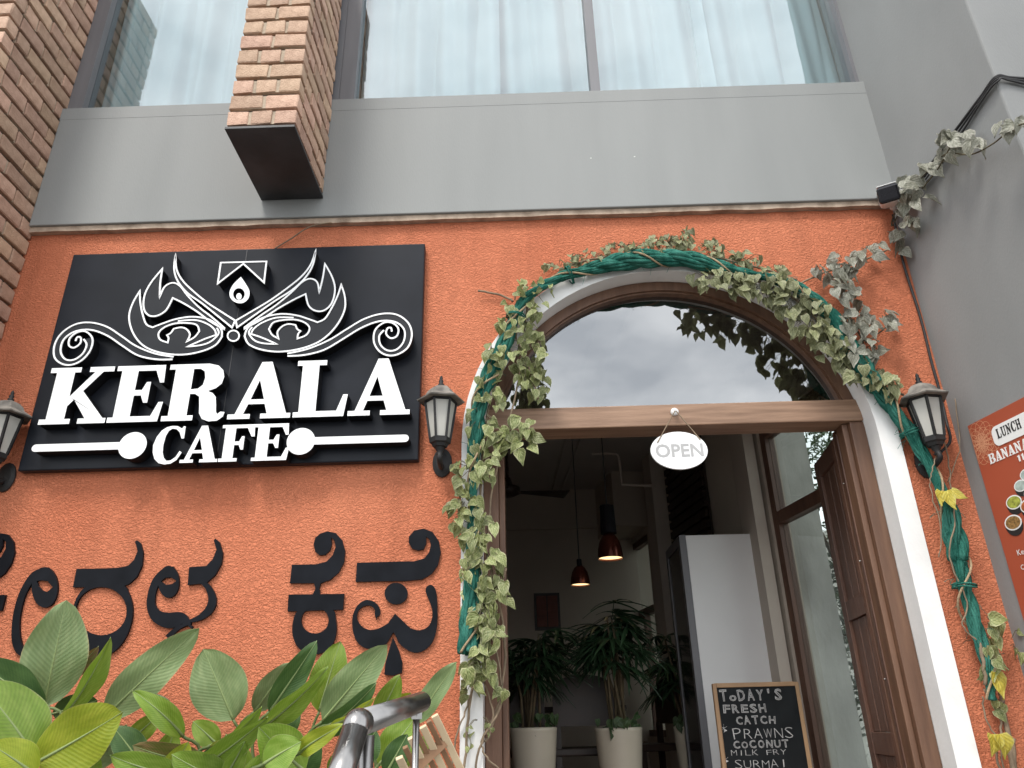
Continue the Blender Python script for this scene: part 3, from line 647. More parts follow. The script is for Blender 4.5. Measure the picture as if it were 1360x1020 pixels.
m = MB(); m.poly([top], YF+.001, -.053, mi=(0, 1)); p_ = m.build('forehead_mark', [EMBF, BLACKS], sg)
mm = MB(); ribbon(mm, top, .0088, True, sm=False); o = link('outline', mm.mesh('outline'), [WHITEG]); o.parent = p_
drop = seg([(120, 143), (140, 172), (154, 200), (150, 228), (132, 245), (112, 248), (90, 240), (76, 222), (76, 198), (92, 170), (120, 143)])[:-1]
m = MB(); m.poly([e5(drop), e5(ellipse(112, 212, 23, 24))], YF, -.053); m.build('teardrop', [WHITEG, BLACKS], sg)
m = MB(); m.poly([e5(ellipse(112, 221, 11, 13))], YF, -.053); m.build('teardrop_dot', [WHITEG, BLACKS], sg)
m = MB(); m.poly([e5(ellipse(90, 378, 26, 24)), e5(ellipse(90, 378, 20, 18))], YF-.001, -.053); m.build('ring', [WHITEG, BLACKS], sg)
m = MB(); m.poly([e5(ellipse(90, 378, 19, 17))], YF+.002, -.053, mi=(0, 1)); m.build('ring_face', [EMBF, BLACKS], sg)

# ------------------------------------------------------------------ Kannada letters on the wall
YK = -.014
def k7(pts): return [pw(320+x/3, 680+y/3, YK) for x, y in pts]
def k6(pts): return [pw(x/3, 680+y/3, YK) for x, y in pts]
def sm(pts, n=4): return [(p.x, p.y) for p in spline([(a, b, 0) for a, b in pts], n, True)]
GRP = 'black Kannada letters on the orange wall'
KH = [0]
def kletter(shapes, label, dx=0, dz=0):
    m = MB()
    for i, s in enumerate(shapes):
        l = s if isinstance(s[0], list) else [s]
        m.poly([[(u+dx, v+dz) for u, v in q] for q in l], YK-.0006*i, -.001, mi=(0, 0))
    o = m.build('wall_letter', ACRYL); tag(o, label, 'letter', GRP); return o
ke = [
 k7([(203, 210)]+[(300, 208), (340, 198), (365, 172), (377, 140), (372, 112), (358, 101), (362, 128), (355, 152), (336, 170), (312, 172), (296, 158), (289, 130), (296, 103), (315, 86), (345, 77), (378, 84), (403, 112), (415, 155), (410, 200), (390, 240), (355, 270), (318, 283)]+[(195, 284)]),
 k7([(290, 282), (318, 282), (312, 305), (316, 331), (284, 331), (297, 305)]),
 k7([(190, 329), (411, 326), (406, 389), (186, 396)]),
 [k7(sm([(228, 392), (207, 440), (206, 490), (224, 535), (260, 562), (305, 566), (345, 550), (371, 515), (381, 470), (378, 430), (366, 390), (295, 384)])), k7(ellipse(295, 432, 55, 52))],
]
kletter(ke, 'black Kannada letter with a top curl and a round bowl, fourth on the wall')
dxk = pw(19, 734, YK)[0]-pw(320+415/3, 732, YK)[0]; dzk = pw(19, 734, YK)[1]-pw(320+415/3, 732, YK)[1]
kletter(ke, 'black Kannada letter cut off by the left edge of the photo', dxk, dzk)
kletter([
 k7([(462, 202), (600, 198), (690, 196), (730, 185), (750, 160), (757, 130), (750, 107), (738, 98), (738, 125), (728, 148), (705, 153), (682, 146), (668, 122), (670, 97), (690, 74), (728, 66), (763, 79), (788, 115), (796, 160), (785, 210), (760, 246), (722, 268), (660, 274), (457, 278)]),
 k7(ellipse(618, 325, 46, 43)),
 k7(sm([(540, 430), (553, 410), (553, 385), (536, 361), (505, 350), (475, 362), (451, 395), (443, 440), (450, 490), (472, 528), (508, 545), (550, 536), (586, 512)], 3)[:36]+[(607, 478)]+sm([(620, 500), (648, 540), (690, 560), (730, 551), (763, 517), (780, 460), (783, 390), (778, 320), (768, 297), (755, 290), (740, 298), (736, 318), (749, 350), (762, 390), (761, 427), (744, 458), (712, 471), (676, 463), (640, 437)], 3)[:54]+[(614, 405)]+sm([(592, 435), (555, 461), (517, 470), (482, 456), (463, 426), (466, 397), (487, 376), (514, 373), (534, 390), (537, 416)], 3)[:27]),
 k7([(606, 500), (630, 555), (643, 600), (641, 640), (606, 652), (572, 648), (575, 605), (590, 550)]),
], 'black Kannada letter with a dot and a drop below, rightmost on the wall')
kletter([
 k6([(305, 226), (400, 225), (470, 222), (510, 214), (534, 190), (548, 155), (542, 130), (537, 118), (546, 112), (560, 124), (570, 160), (566, 212), (545, 258), (515, 286), (485, 298), (290, 300)]),
 [k6(sm([(352, 292), (312, 330), (292, 380), (284, 435), (286, 500), (305, 545), (350, 575), (410, 577), (465, 547), (505, 492), (525, 430), (528, 375), (515, 327), (490, 290), (420, 286)])), k6(ellipse(403, 395, 102, 96))],
], 'black Kannada letter with an open ring under a bar, third on the wall')
kletter([
 k6(stroke([(693, 226), (655, 238), (622, 275), (604, 325), (602, 375), (625, 415), (672, 432), (720, 424), (750, 438)], [20, 26, 30, 30, 36, 50, 62, 50, 18])),
 [k6(ellipse(672, 278, 42, 64)), k6([(641, 276), (658, 262), (680, 260), (704, 274), (685, 287), (662, 290)])],
 k6(stroke([(748, 437), (795, 421), (832, 391), (846, 350), (832, 305), (805, 278)], [10, 22, 32, 32, 24, 18])),
 k6([(754, 220), (822, 215), (848, 188), (863, 150), (852, 113), (858, 106), (875, 120), (888, 165), (882, 208), (857, 252), (822, 283), (748, 291)]),
 k6(stroke([(760, 442), (724, 455), (694, 474), (670, 502)], [10, 13, 18, 26])), k6(stroke([(748, 440), (756, 452), (766, 462)], [8, 10, 10])),
], 'black looped Kannada letter with a small eye hole, above the slanted grey-green leaf')
kletter([
 k6(stroke([(196, 228), (140, 248), (96, 310), (72, 380), (62, 450), (66, 520), (90, 560), (150, 580)], [16, 26, 26, 27, 30, 36, 34, 20])),
 [k6(ellipse(178, 300, 52, 81)), k6([(146, 275), (165, 272), (190, 275), (210, 300), (188, 318), (168, 312), (153, 295)])],
], 'black Kannada vowel sign with an eye-shaped hole behind the tallest leaf')

# ------------------------------------------------------------------ wall lanterns
def lantern(p, label):
    """p: centre of the glass body, about .11 m off the wall"""
    x, y, z = p
    t = thing('wall_lantern', label, 'lantern', (x, 0, z-.2), 'black wall lanterns')
    n = 6; ro = math.pi/6*0+R(12)
    def put(nm, m, mt, sm_=False): return m.build(nm, mt, t, smooth=sm_)
    m = MB(); pr = [(.0001, 0), (.055, 0), (.062, .006), (.060, .012), (.040, .020), (.0001, .024)]
    m2 = MB(); m2.lathe(pr, (0, 0, 0), 16); m.v = [(x+a*.8, -.001-c, z-.185+b*1.25) for a, b, c in m2.v]; m.f = m2.f; m.mi = m2.mi; put('wall_plate', m, LAMPB)
    m = MB(); m.tube(spline([(x, -.02, z-.205), (x, -.06, z-.225), (x, y-.01, z-.205), (x, y, z-.165)], 5), [.013]*16, 8); m.lathe([(.001, -.02), (.018, -.012), (.011, .0), (.02, .012), (.024, .03)], (x, y, z-.17), 12); put('arm', m, LAMPB, True)
    m = MB(); m.lathe([(.001, -.146), (.035, -.143), (.042, -.128), (.052, -.122), (.055, -.098), (.046, -.096), (.001, -.096)], (x, y, z), n, rot=ro); m.lathe([(.074, .088), (.082, .092), (.082, .104), (.074, .106), (.001, .106)], (x, y, z), n, rot=ro)
    for j in range(n):
        a = 2*math.pi*j/n+ro; ca, sa = math.cos(a), math.sin(a)
        m.bar((x+.050*ca, y+.050*sa, z-.1), (x+.078*ca, y+.078*sa, z+.092), .011, .011)
    put('cage', m, LAMPB)
    for j in range(n):
        a = 2*math.pi*j/n+ro; b = 2*math.pi*(j+1)/n+ro; m = MB()
        v = [(x+r*math.cos(q), y+r*math.sin(q), z+h) for r, q, h in ((.047, a, -.097), (.047, b, -.097), (.074, b, .09), (.074, a, .09))]
        c = Vector((x, y, z)); v2 = [tuple(Vector(q)+(Vector((x, y, q[2]))-Vector(q))*.05) for q in v]
        m.add(v+v2, [(0, 1, 2, 3), (7, 6, 5, 4), (0, 4, 5, 1), (1, 5, 6, 2), (2, 6, 7, 3), (3, 7, 4, 0)]); put('glass_pane', m, FROST)
    m = MB(); m.lathe([(.118, .098), (.121, .104), (.100, .118), (.078, .132), (.068, .152), (.050, .170), (.030, .180), (.001, .184)], (x, y, z), 6, rot=ro); m.lathe([(.001, .103), (.117, .0985)], (x, y, z), 6, rot=ro); put('roof', m, LAMPR)
    m = MB(); m.lathe([(.02, .176), (.012, .186), (.017, .194), (.009, .202), (.013, .212), (.007, .222), (.009, .230), (.004, .240), (.001, .244)], (x, y, z), 10); put('finial', m, LAMPB, True)
p = at(585, 558, -.12); lantern(p, 'black wall lantern with frosted panes just right of the big sign')
p = at(1.5, 578, -.12); lantern(p, 'black wall lantern cut off at the left edge, left of the big sign')
p = at(1233, 556, -.14); lantern(p, 'black wall lantern with dusty roof right of the arch, touching the green rope')

# ------------------------------------------------------------------ braided green rope
RP = [(621, 868), (625, 790), (628, 710), (628, 650), (631, 590), (636, 545), (648, 505), (668, 465), (681, 432), (694, 402), (722, 380), (760, 364), (800, 354), (845, 345), (885, 343), (925, 347), (965, 357), (1005, 366), (1045, 375), (1078, 395), (1108, 425), (1128, 462), (1158, 505), (1188, 545), (1214, 583), (1238, 625), (1256, 668), (1268, 715), (1277, 760), (1286, 800), (1298, 840), (1310, 880), (1318, 930)]
YR = -.075
path = spline([at(x, y, YR if not (1215 < x < 1262) else YR-.02) for x, y in RP], 14)
rope = thing('braided_rope', 'thick braided green rope draped around the arched doorway', 'rope', at(885, 343, YR))
cum = [0]
for a, b in zip(path[:-1], path[1:]): cum.append(cum[-1]+(b-a).length)
for k in range(3):
    pts = []; rad = []
    for i, p in enumerate(path):
        t = (path[min(i+1, len(path)-1)]-path[max(i-1, 0)]).normalized(); n1 = t.cross(Vector((0, 1, 0))).normalized(); n2 = t.cross(n1)
        ph = cum[i]/.42*2*math.pi+k*2*math.pi/3
        th = .8+.25*math.sin(cum[i]*5+1)+.12*math.sin(cum[i]*13+k)
        if i > len(path)*.86: th *= .62
        if i < len(path)*.33: th *= .86
        pts.append(p+(n1*math.cos(ph)*.024+n2*math.sin(ph)*.018)*th); rad.append(.0285*th*(1+.10*math.sin(cum[i]*31+k*2)))
    m = MB(); NY = 7
    for y in range(NY):
        yp = []; yr = []; sc_ = random.uniform(.85, 1.15)
        for i, p in enumerate(pts):
            t = (pts[min(i+1, len(pts)-1)]-pts[max(i-1, 0)]).normalized(); n1 = t.cross(Vector((0, 1, 0))).normalized(); n2 = t.cross(n1)
            ph = -cum[i]/.62*2*math.pi+y*2*math.pi/NY+.25*math.sin(cum[i]*9+y)
            yp.append(p+(n1*math.cos(ph)+n2*math.sin(ph))*rad[i]*.66); yr.append(rad[i]*.40*sc_*(1+.12*math.sin(cum[i]*40+y*2.1)))
        m.tube(yp, yr, 6)
    m.build('strand', ROPEM, rope, smooth=True)
pts = []
for i, p in enumerate(path):
    t = (path[min(i+1, len(path)-1)]-path[max(i-1, 0)]).normalized(); n1 = t.cross(Vector((0, 1, 0))).normalized(); n2 = t.cross(n1)
    ph = cum[i]/.42*2*math.pi+.9; pts.append(p+(n1*math.cos(ph)*.045+n2*math.sin(ph)*.040)*(.8+.25*math.sin(cum[i]*5+1)))
m = MB(); m.tube(pts, .0055, 6); m.build('tan_strand', ROPET, rope, smooth=True)
m = MB()
for q in range(170):
    i = random.randrange(4, len(path)-4); p = path[i]; t = (path[i+1]-path[i-1]).normalized(); a = t.orthogonal().normalized(); b = t.cross(a); an = random.uniform(0, 6.28); d = a*math.cos(an)+b*math.sin(an)
    d2 = (d+t*random.uniform(-1.2, 1.2)+Vector((0, 0, -.4))).normalized(); L_ = random.uniform(.015, .05); m.tube([p+d*.036, p+d*.042+d2*L_*.5, p+d*.040+d2*L_+Vector((0, 0, -.01))], .0011, 3, cap=False)
m.build('frayed_threads', ROPEM, rope)['kind'] = 'stuff'
for fr_ in (.26, .34, .655, .74, .885):
    i = int(len(path)*fr_); p = path[i]; t = (path[i+1]-path[i-1]).normalized(); a = t.orthogonal().normalized(); b = t.cross(a); m = MB()
    m.tube([p+t*(.004*math.sin(j))+(a*math.cos(j*.55)+b*math.sin(j*.55))*.050+t*j*.0009 for j in range(26)], .004, 5); m.build('tie', ROPEM, rope, smooth=True)

# ------------------------------------------------------------------ climbing vine
def leafmesh(seed, heart=True):
    rr = random.Random(seed); n = 7; vs = []; uv = []
    prof = [(0, .02), (.07, .28), (.2, .39), (.4, .36), (.62, .25), (.83, .10), (1, .0)] if heart else [(0, .02), (.12, .2), (.3, .33), (.5, .35), (.7, .25), (.88, .1), (1, .0)]
    fold = rr.uniform(.05, .55); curl = rr.uniform(-.15, .65); tw = rr.uniform(-.6, .6); asp = rr.uniform(.8, 1.15); cup = rr.uniform(-.12, .12)
    for i, (t, w) in enumerate(prof):
        lob = -.12*w if (heart and i == 1) else 0
        for u in (-1, -.5, 0, .5, 1):
            x = u*w*asp+cup*math.sin(t*3); z = -t-(.10 if (heart and i == 1 and abs(u) == 1) else 0)*-1; y = fold*abs(x)*(-1) + curl*t*t*.6 + .05*math.sin(t*7+u*3+seed)
            a = tw*t; vs.append((x*math.cos(a)-y*math.sin(a)*.3, y+x*math.sin(a), z)); uv.append((u, t))
    fs = [(i*5+j, i*5+j+1, (i+1)*5+j+1, (i+1)*5+j) for i in range(n-1) for j in range(4)]
    me = bpy.data.meshes.new('leaf'); me.from_pydata(vs, [], fs)
    l = me.uv_layers.new(name='UVMap')
    for lp in me.loops: l.data[lp.index].uv = uv[lp.vertex_index]
    for p in me.polygons: p.use_smooth = True
    return me
LM = {}
def leaf(root, pos, size, m, seed, yaw=None, pitch=None, roll=None):
    k = (m.name, seed % 9)
    if k not in LM: LM[k] = leafmesh(seed % 9+3, True); LM[k].materials.append(m)
    o = bpy.data.objects.new('leaf', LM[k]); COL.objects.link(o); o.parent = root
    yaw = random.gauss(0, .55) if yaw is None else yaw; pitch = random.gauss(-.25, .35) if pitch is None else pitch; roll = random.gauss(0, .45) if roll is None else roll
    o.location = Vector(pos)-Vector(root.location); o.rotation_euler = Euler((pitch, roll, yaw), 'XYZ'); o.scale = (size,)*3
    return o
def vine(label, loc, clusters, m, stems, group='climbing vines on the doorway', leafroll=0, dens=1.3, scale=.86):
    t = thing('climbing_vine', label, 'vine', loc, group); k = 0
    for cx, cy, rx, ry, n, sz, Y in clusters:
        n = round(n*dens); sz *= scale; rx *= 1.08; ry *= 1.08
        tw = MB(); c = at(cx, cy, Y)
        for j in range(n):
            a = random.uniform(0, 6.283); r = math.sqrt(random.random())
            px, py = cx+rx*r*math.cos(a), cy+ry*r*math.sin(a)
            p = at(px, py, Y+random.uniform(-.05, .04)); s = sz*random.uniform(.72, 1.2)
            o = leaf(t, p+Vector((0, 0, s*.4)), s, m, k, roll=random.gauss(leafroll, .5)); k += 1
            b = p+Vector((0, 0, s*.4)); e = b.lerp(c, .6)+Vector((0, .025, .03)); tw.tube([b, (b+e)/2+Vector((random.uniform(-.01, .01), 0, .015)), e], .0016, 4, cap=False)
        tw.build('twig', STEMM, t)['kind'] = 'stuff'
    m_ = MB()
    for st, rad in stems:
        q = spline([at(*s) if len(s) == 3 else at(s[0], s[1], -.05) for s in st], 6); q = [p+Vector((random.uniform(-.004, .004), random.uniform(-.004, .004), 0)) for p in q]; m_.tube(q, rad, 6)
    m_.build('stem', TWIG, t, smooth=True)
    return t
vine('pale vine tumbling over the left shoulder of the arch into the fanlight corner', at(690, 460, -.05), [
 (662, 520, 18, 22, 7, .075, -.11), (640, 560, 18, 20, 6, .08, -.11), (655, 470, 12, 20, 5, .07, -.11), (640, 520, 10, 20, 5, .07, -.11),
 (705, 390, 30, 18, 9, .070, -.09), (690, 432, 26, 30, 20, .080, -.09), (700, 475, 24, 34, 20, .085, -.08), (712, 515, 16, 25, 14, .085, -.02), (668, 480, 14, 20, 6, .075, -.1)], IVY,
 [([(700, 395), (685, 440), (700, 480), (715, 530)], .005)], dens=1.65, scale=.80)
vine('leafy vine of pale heart-shaped leaves down the left side of the arch', at(640, 800, -.05), [
 (688, 585, 24, 26, 17, .095, -.08), (650, 590, 26, 26, 12, .09, -.09), (632, 628, 28, 24, 13, .085, -.1), (618, 672, 22, 20, 11, .08, -.1), (632, 705, 24, 24, 14, .085, -.09),
 (640, 755, 24, 26, 18, .09, -.09), (648, 800, 26, 30, 20, .095, -.09), (648, 850, 22, 24, 15, .09, -.09), (640, 893, 20, 20, 11, .09, -.09), (626, 920, 12, 12, 4, .08, -.08), (665, 925, 5, 10, 2, .085, -.06), (612, 690, 12, 30, 4, .07, -.07),
 (640, 968, 18, 8, 4, .035, -.07), (618, 985, 12, 12, 4, .04, -.06)], IVY,
 [([(690, 410), (672, 470), (650, 540), (640, 620), (640, 700), (655, 780), (640, 860), (625, 930), (618, 1000), (615, 1040)], .006), ([(700, 400), (690, 500), (668, 590), (650, 680), (648, 780), (662, 880), (665, 935), (640, 985), (628, 1040)], .005),
  ([(632, 900), (618, 945), (605, 985), (600, 1040)], .004), ([(640, 900), (655, 950), (640, 985), (650, 1010), (676, 1030)], .004), ([(672, 755, -.03), (664, 800, -.05), (671, 850, -.02), (668, 905, .0), (655, 960, -.02), (645, 985, -.04)], .006)], dens=1.6, scale=.80)
vine('small-leaved vine along the crown of the arch above the rope', at(880, 325, -.06), [
 (742, 358, 18, 9, 9, .055, -.06), (780, 345, 24, 9, 16, .055, -.06), (830, 333, 28, 9, 22, .055, -.06), (880, 325, 28, 11, 28, .058, -.06), (912, 320, 18, 13, 18, .06, -.06), (950, 333, 24, 11, 18, .058, -.06), (992, 348, 26, 10, 18, .06, -.06), (1030, 362, 20, 8, 10, .06, -.06)], IVYG,
 [([(700, 395), (760, 352), (830, 338), (890, 333), (950, 342), (1010, 356), (1060, 372)], .006), ([(634, 386, -.03), (665, 392, -.02), (682, 400, -.03)], .006), ([(683, 398, -.03), (688, 385, -.04), (696, 373, -.06)], .004)])
vine('dull green vine drooping over the right shoulder of the arch', at(1070, 420, -.08), [
 (945, 372, 26, 12, 15, .085, -.09), (985, 380, 28, 13, 18, .088, -.09), (1020, 385, 28, 18, 20, .092, -.1), (1050, 400, 28, 22, 24, .095, -.1), (1078, 425, 26, 26, 24, .10, -.1), (1102, 458, 24, 22, 18, .10, -.1), (1125, 490, 22, 16, 14, .095, -.1), (1160, 505, 24, 14, 12, .09, -.09), (1185, 520, 16, 14, 7, .09, -.09)], IVYG,
 [([(930, 362), (1000, 372), (1060, 400), (1110, 455), (1150, 500), (1200, 525)], .006)], leafroll=.15, dens=1.55, scale=.78)
vine('dusty vine tuft hanging off the wall right of the arch crown', at(1135, 400, -.08), [
 (1128, 350, 22, 14, 10, .092, -.09), (1122, 385, 20, 24, 17, .092, -.1), (1140, 425, 22, 24, 16, .092, -.1), (1150, 465, 24, 18, 14, .09, -.1), (1183, 428, 10, 13, 6, .085, -.09), (1160, 335, 14, 8, 5, .09, -.09), (1095, 362, 14, 8, 5, .07, -.08)], IVYD,
 [([(1060, 378), (1095, 362), (1130, 352), (1165, 338), (1182, 330)], .005), ([(1125, 355), (1118, 395), (1140, 440), (1155, 480), (1175, 520), (1190, 545)], .005), ([(1150, 455), (1170, 440), (1188, 425)], .004), ([(1182, 535), (1200, 560), (1215, 575)], .004)])
# the grey dusty tendril on the cables, out from the wing wall
def onw(x, y, off):                      # point on the wing wall, off metres in front of its face
    return onplane(x, y, W0-NS*off, NS)
t = thing('climbing_vine', 'grey dusty vine tendril on black cables across the grey wing wall', 'vine', onw(1260, 200, .08), 'climbing vines on the doorway'); k = 0
for cx, cy, rx, ry, n, sz, off in ((1203, 295, 16, 24, 8, .088, .06), (1217, 262, 16, 12, 7, .085, .08), (1190, 318, 10, 12, 4, .085, .04), (1265, 193, 22, 16, 13, .092, .09), (1238, 228, 12, 10, 4, .085, .08), (1250, 212, 10, 10, 3, .08, .09), (1292, 195, 12, 7, 4, .078, .1), (1335, 172, 12, 8, 4, .08, .1), (1352, 168, 6, 6, 3, .08, .1), (1205, 250, 14, 10, 5, .085, .08), (1195, 332, 10, 8, 3, .08, .04)):
    for j in range(n):
        a = random.uniform(0, 6.28); r = math.sqrt(random.random()); p = onw(cx+rx*r*math.cos(a), cy+ry*r*math.sin(a), off+random.uniform(-.02, .03))
        s = sz*random.uniform(.8, 1.2); leaf(t, p+Vector((0, 0, s*.4)), s, IVYD, k, yaw=random.gauss(-.3, .6)); k += 1
m = MB()
for st in ([(1186, 300, .03), (1200, 270, .05), (1225, 235, .07), (1255, 205, .08), (1290, 205, .09), (1320, 190, .1), (1345, 170, .1), (1375, 160, .1)], [(1225, 250, .07), (1245, 225, .08), (1262, 195, .08)], [(1188, 340, .02), (1184, 300, .03), (1190, 280, .04)]):
    m.tube(spline([onw(*s) for s in st], 6), .004, 6)
m.build('stem', STEMM, t, smooth=True)
vine('sparse yellowing vine leaves low on the right rope end', at(1320, 880, -.06), [
 (1323, 836, 8, 8, 3, .085, -.08), (1318, 860, 9, 14, 5, .085, -.08), (1322, 890, 8, 14, 4, .09, -.08), (1330, 945, 10, 10, 3, .06, -.07), (1350, 870, 6, 30, 2, .06, -.05)], IVY,
 [([(1281, 735, -.06), (1290, 800, -.08), (1302, 860, -.09), (1310, 910, -.08)], .008), ([(1240, 560, -.1), (1258, 600, -.09), (1262, 640, -.1), (1268, 690, -.12), (1262, 740, -.11), (1284, 800, -.1), (1278, 830, -.1), (1296, 850, -.1)], .0035),
  ([(1245, 600, -.12), (1238, 625, -.13), (1236, 650, -.13), (1250, 700, -.13), (1248, 740, -.12)], .003), ([(1308, 915), (1330, 960), (1322, 1000), (1338, 1040)], .005), ([(1328, 920), (1340, 980), (1346, 1040)], .011), ([(1345, 980), (1350, 1040)], .010), ([(1305, 925), (1312, 960), (1328, 990), (1335, 1040)], .0035),
  ([(1268, 530, -.06), (1275, 590, -.06), (1258, 640, -.09)], .0025)])
t = thing('yellow_leaf', 'bright yellow three-lobed leaf on the green rope below the right lantern', 'leaf', at(1254, 656, -.14), 'yellow leaves on the rope')
c = at(1254, 652, -.14)
for dx, ro, s in ((-.015, .35, .085), (.01, -.12, .10), (.03, -.95, .075)):
    o = leaf(t, c+Vector((dx, -.005, 0)), s, IVYY, 1, yaw=random.uniform(-.2, .2), pitch=-.15, roll=-ro if False else ro)
    o.name = 'lobe'
t = thing('yellow_leaf', 'yellow withered leaf at the bottom right corner beside dry stems', 'leaf', at(1322, 985, -.1), 'yellow leaves on the rope')
for dx, ro, s in ((-.012, .2, .085), (.015, -.1, .095)): o = leaf(t, at(1322, 975, -.1)+Vector((dx, 0, 0)), s, IVYY, 2, yaw=.1, pitch=-.1, roll=ro); o.name = 'lobe'
t = thing('yellow_leaf', 'olive yellow leaf hanging on the rope end under the grey leaves', 'leaf', at(1322, 900, -.1), 'yellow leaves on the rope')
o = leaf(t, at(1322, 893, -.11), .11, IVYY, 4, yaw=.1, pitch=-.1, roll=.05); o.name = 'lobe'

# ------------------------------------------------------------------ security camera, cables
t = thing('security_camera', 'white bullet security camera with dark front under the grey band corner', 'camera', at(1185, 255, -.10))
c = at(1180, 257, -.24); ax = Vector((-.42, -.80, -.36)).normalized(); c2 = c-ax*.19
m = MB(); m.bar(c2, c-ax*.02, .096, .086); m.build('body', CAMW, t, bevel=.022)
m = MB(); m.bar(c-ax*.0195, c+ax*.012, .108, .094); m.build('front_glass', CAMG, t, bevel=.014)
m = MB(); m.bar(c2-ax*.01+Vector((0, 0, .052)), c+ax*.02+Vector((0, 0, .056)), .10, .006); m.build('sun_shield', CAMW, t, bevel=.002)
m = MB(); q0 = c2-ax*.001; m.tube(spline([q0, q0-ax*.03, Vector((q0.x+.035, -.06, q0.z-.02)), Vector((q0.x+.04, -.045, q0.z-.02))], 4), .02, 10); m.build('bracket', CAMW, t, smooth=True)
t = thing('junction_box', 'small white plastic junction box half hidden by grey vine leaves', 'box', onw(1212, 247, .0))
m = MB(); s0, z0 = WKpx(1222, 262); m.box((s0, -.06, z0), (s0-.10 if False else s0+.11, -.001, z0+.105), fr=WK); m.build('box_body', CAMW, t, bevel=.006)
m = MB(); m.box((s0+.006, -.066, z0+.006), (s0+.104, -.0605, z0+.099), fr=WK); m.build('cover', CAMW, t, bevel=.003)
def cable(pts, r, label):
    m = MB(); m.tube(spline(pts, 8), r, 8); o = m.build('cable', CABLE, smooth=True); tag(o, label, 'cable', 'black cables on the grey wing wall'); return o
s0, z0 = WKpx(1324, 104)
edge = WK(-.866, 0, z0)
front = edge-DS*.016
for nm, dx, dz, rr_ in (('thick black cable from camera round the wing wall corner, uppermost', 0, 0, .0075), ('black cable lying against the thick one on the wing wall', 3, 3, .0055), ('slack black cable under the thick one on the wing wall', 5, 7, .0045)):
    dv = Vector((0, 0, -.006*dz))
    cable([onw(1205+dx, 258+dz, .02), onw(1232+dx*.6, 224+dz*.9, .022), onw(1264+dx, 180+dz, .016), onw(1302+dx*.5, 129+dz*.6, .014), edge-NS*.012-DS*.010+dv*.4, front+NS*.06+dv*.5, front+NS*.25+Vector((0, 0, .004))+dv*1.3, front+NS*.52+Vector((0, 0, -.03))+dv], rr_, nm)
cable([onw(1210, 258, .015), onw(1240, 232, .02), onw(1275, 180, .015), onw(1305, 132, .02), edge-NS*.012-DS*.012+Vector((0, 0, -.03)), front+NS*.07+Vector((0, 0, -.015)), front+NS*.5+Vector((0, 0, -.12))], .005, 'thin black cable looping below the thick bundle')
cable([at(1186, 285, -.03), at(1200, 350, -.02), at(1222, 420, -.012), at(1237, 480, -.012), at(1248, 520, -.012), at(1257, 560, -.03), at(1262, 585, -.06), at(1250, 600, -.06)], .007, 'black cable running down the wall corner to the right lantern')
m = MB(); m.tube(spline([at(1095/3+0, 330, -.01), at(385, 318, -.02), at(410, 302, -.05), at(436, 296, -.06), at(441, 297, -.04)], 6), .004, 6); o = m.build('cable', TWIG, smooth=True); tag(o, 'thin brown wire curling from the ledge above the sign', 'wire')

# ------------------------------------------------------------------ poster on the wing wall
ps = thing('menu_poster', 'terracotta lunch menu poster with white lettering on the grey wing wall', 'poster', WK(-.4, -.006, 2.3))
s0, z1 = WKpx(1288, 566); sE = s0-.62
m = MB(); m.box((sE, -.012, 1.60), (s0, -.001, z1), fr=WK); m.build('sheet', POSTER, ps)
def PK(u, d, v): return WK(-u, -d, v)    # u grows to the viewer's right
def pq(x, y):
    q = onplane(x, y, W0-NS*.0125, NS); return -(q-W0).dot(DS), q.z
def rrect(u0, u1, v0, v1, r, n=6):
    o = []
    for cx, cy, a in ((u1-r, v1-r, 0), (u0+r, v1-r, 90), (u0+r, v0+r, 180), (u1-r, v0+r, 270)):
        for i in range(n+1): an = R(a+90*i/n); o.append((cx+r*math.cos(an), cy+r*math.sin(an)))
    return o
a = pq(1318, 567); b = pq(1330, 593)
u0 = pq(1318, 578)[0]; vT = pq(1330, 562)[1]; vB = pq(1328, 592)[1]
m = MB(); m.poly([rrect(u0, u0+.40, vB, vT, .03)], .0145, .0125, PK, (0, 0)); m.build('title_box', PRINTW, ps)
m = MB(); w = (pq(1359, 566)[0]-pq(1326, 582)[0])/5.1; u = pq(1326, 582)[0]; vv = pq(1326, 582)[1]; hh = .052
zb = pq(1330, 581)[1]; hh = pq(1330, 567)[1]-zb
for c in 'LUNCH': glyph(m, c, u, u+w*.88, zb, zb+hh, .016, .0147, PK, (0, 0)); u += w
m.build('print', PRINTB, ps)
m = MB(); u = pq(1316, 617)[0]; w = (pq(1360, 597)[0]-u)/5.15; zb = pq(1320, 615)[1]; hh = pq(1317, 602)[1]-zb
for c in 'BANANA': glyph(m, c, u, u+w*.92, zb, zb+hh, .0145, .0125, PK, (0, 0)); u += w
zz = pq(1357, 612)[1]; u = pq(1354, 612)[0]
for k in range(2): m.poly([[(u, zz), (u+.008, zz), (u+.008, zz+.03), (u-.006, zz+.024), (u, zz+.022)]], .0145, .0125, PK, (0, 0)); u += .022
m.build('print', PRINTW, ps)
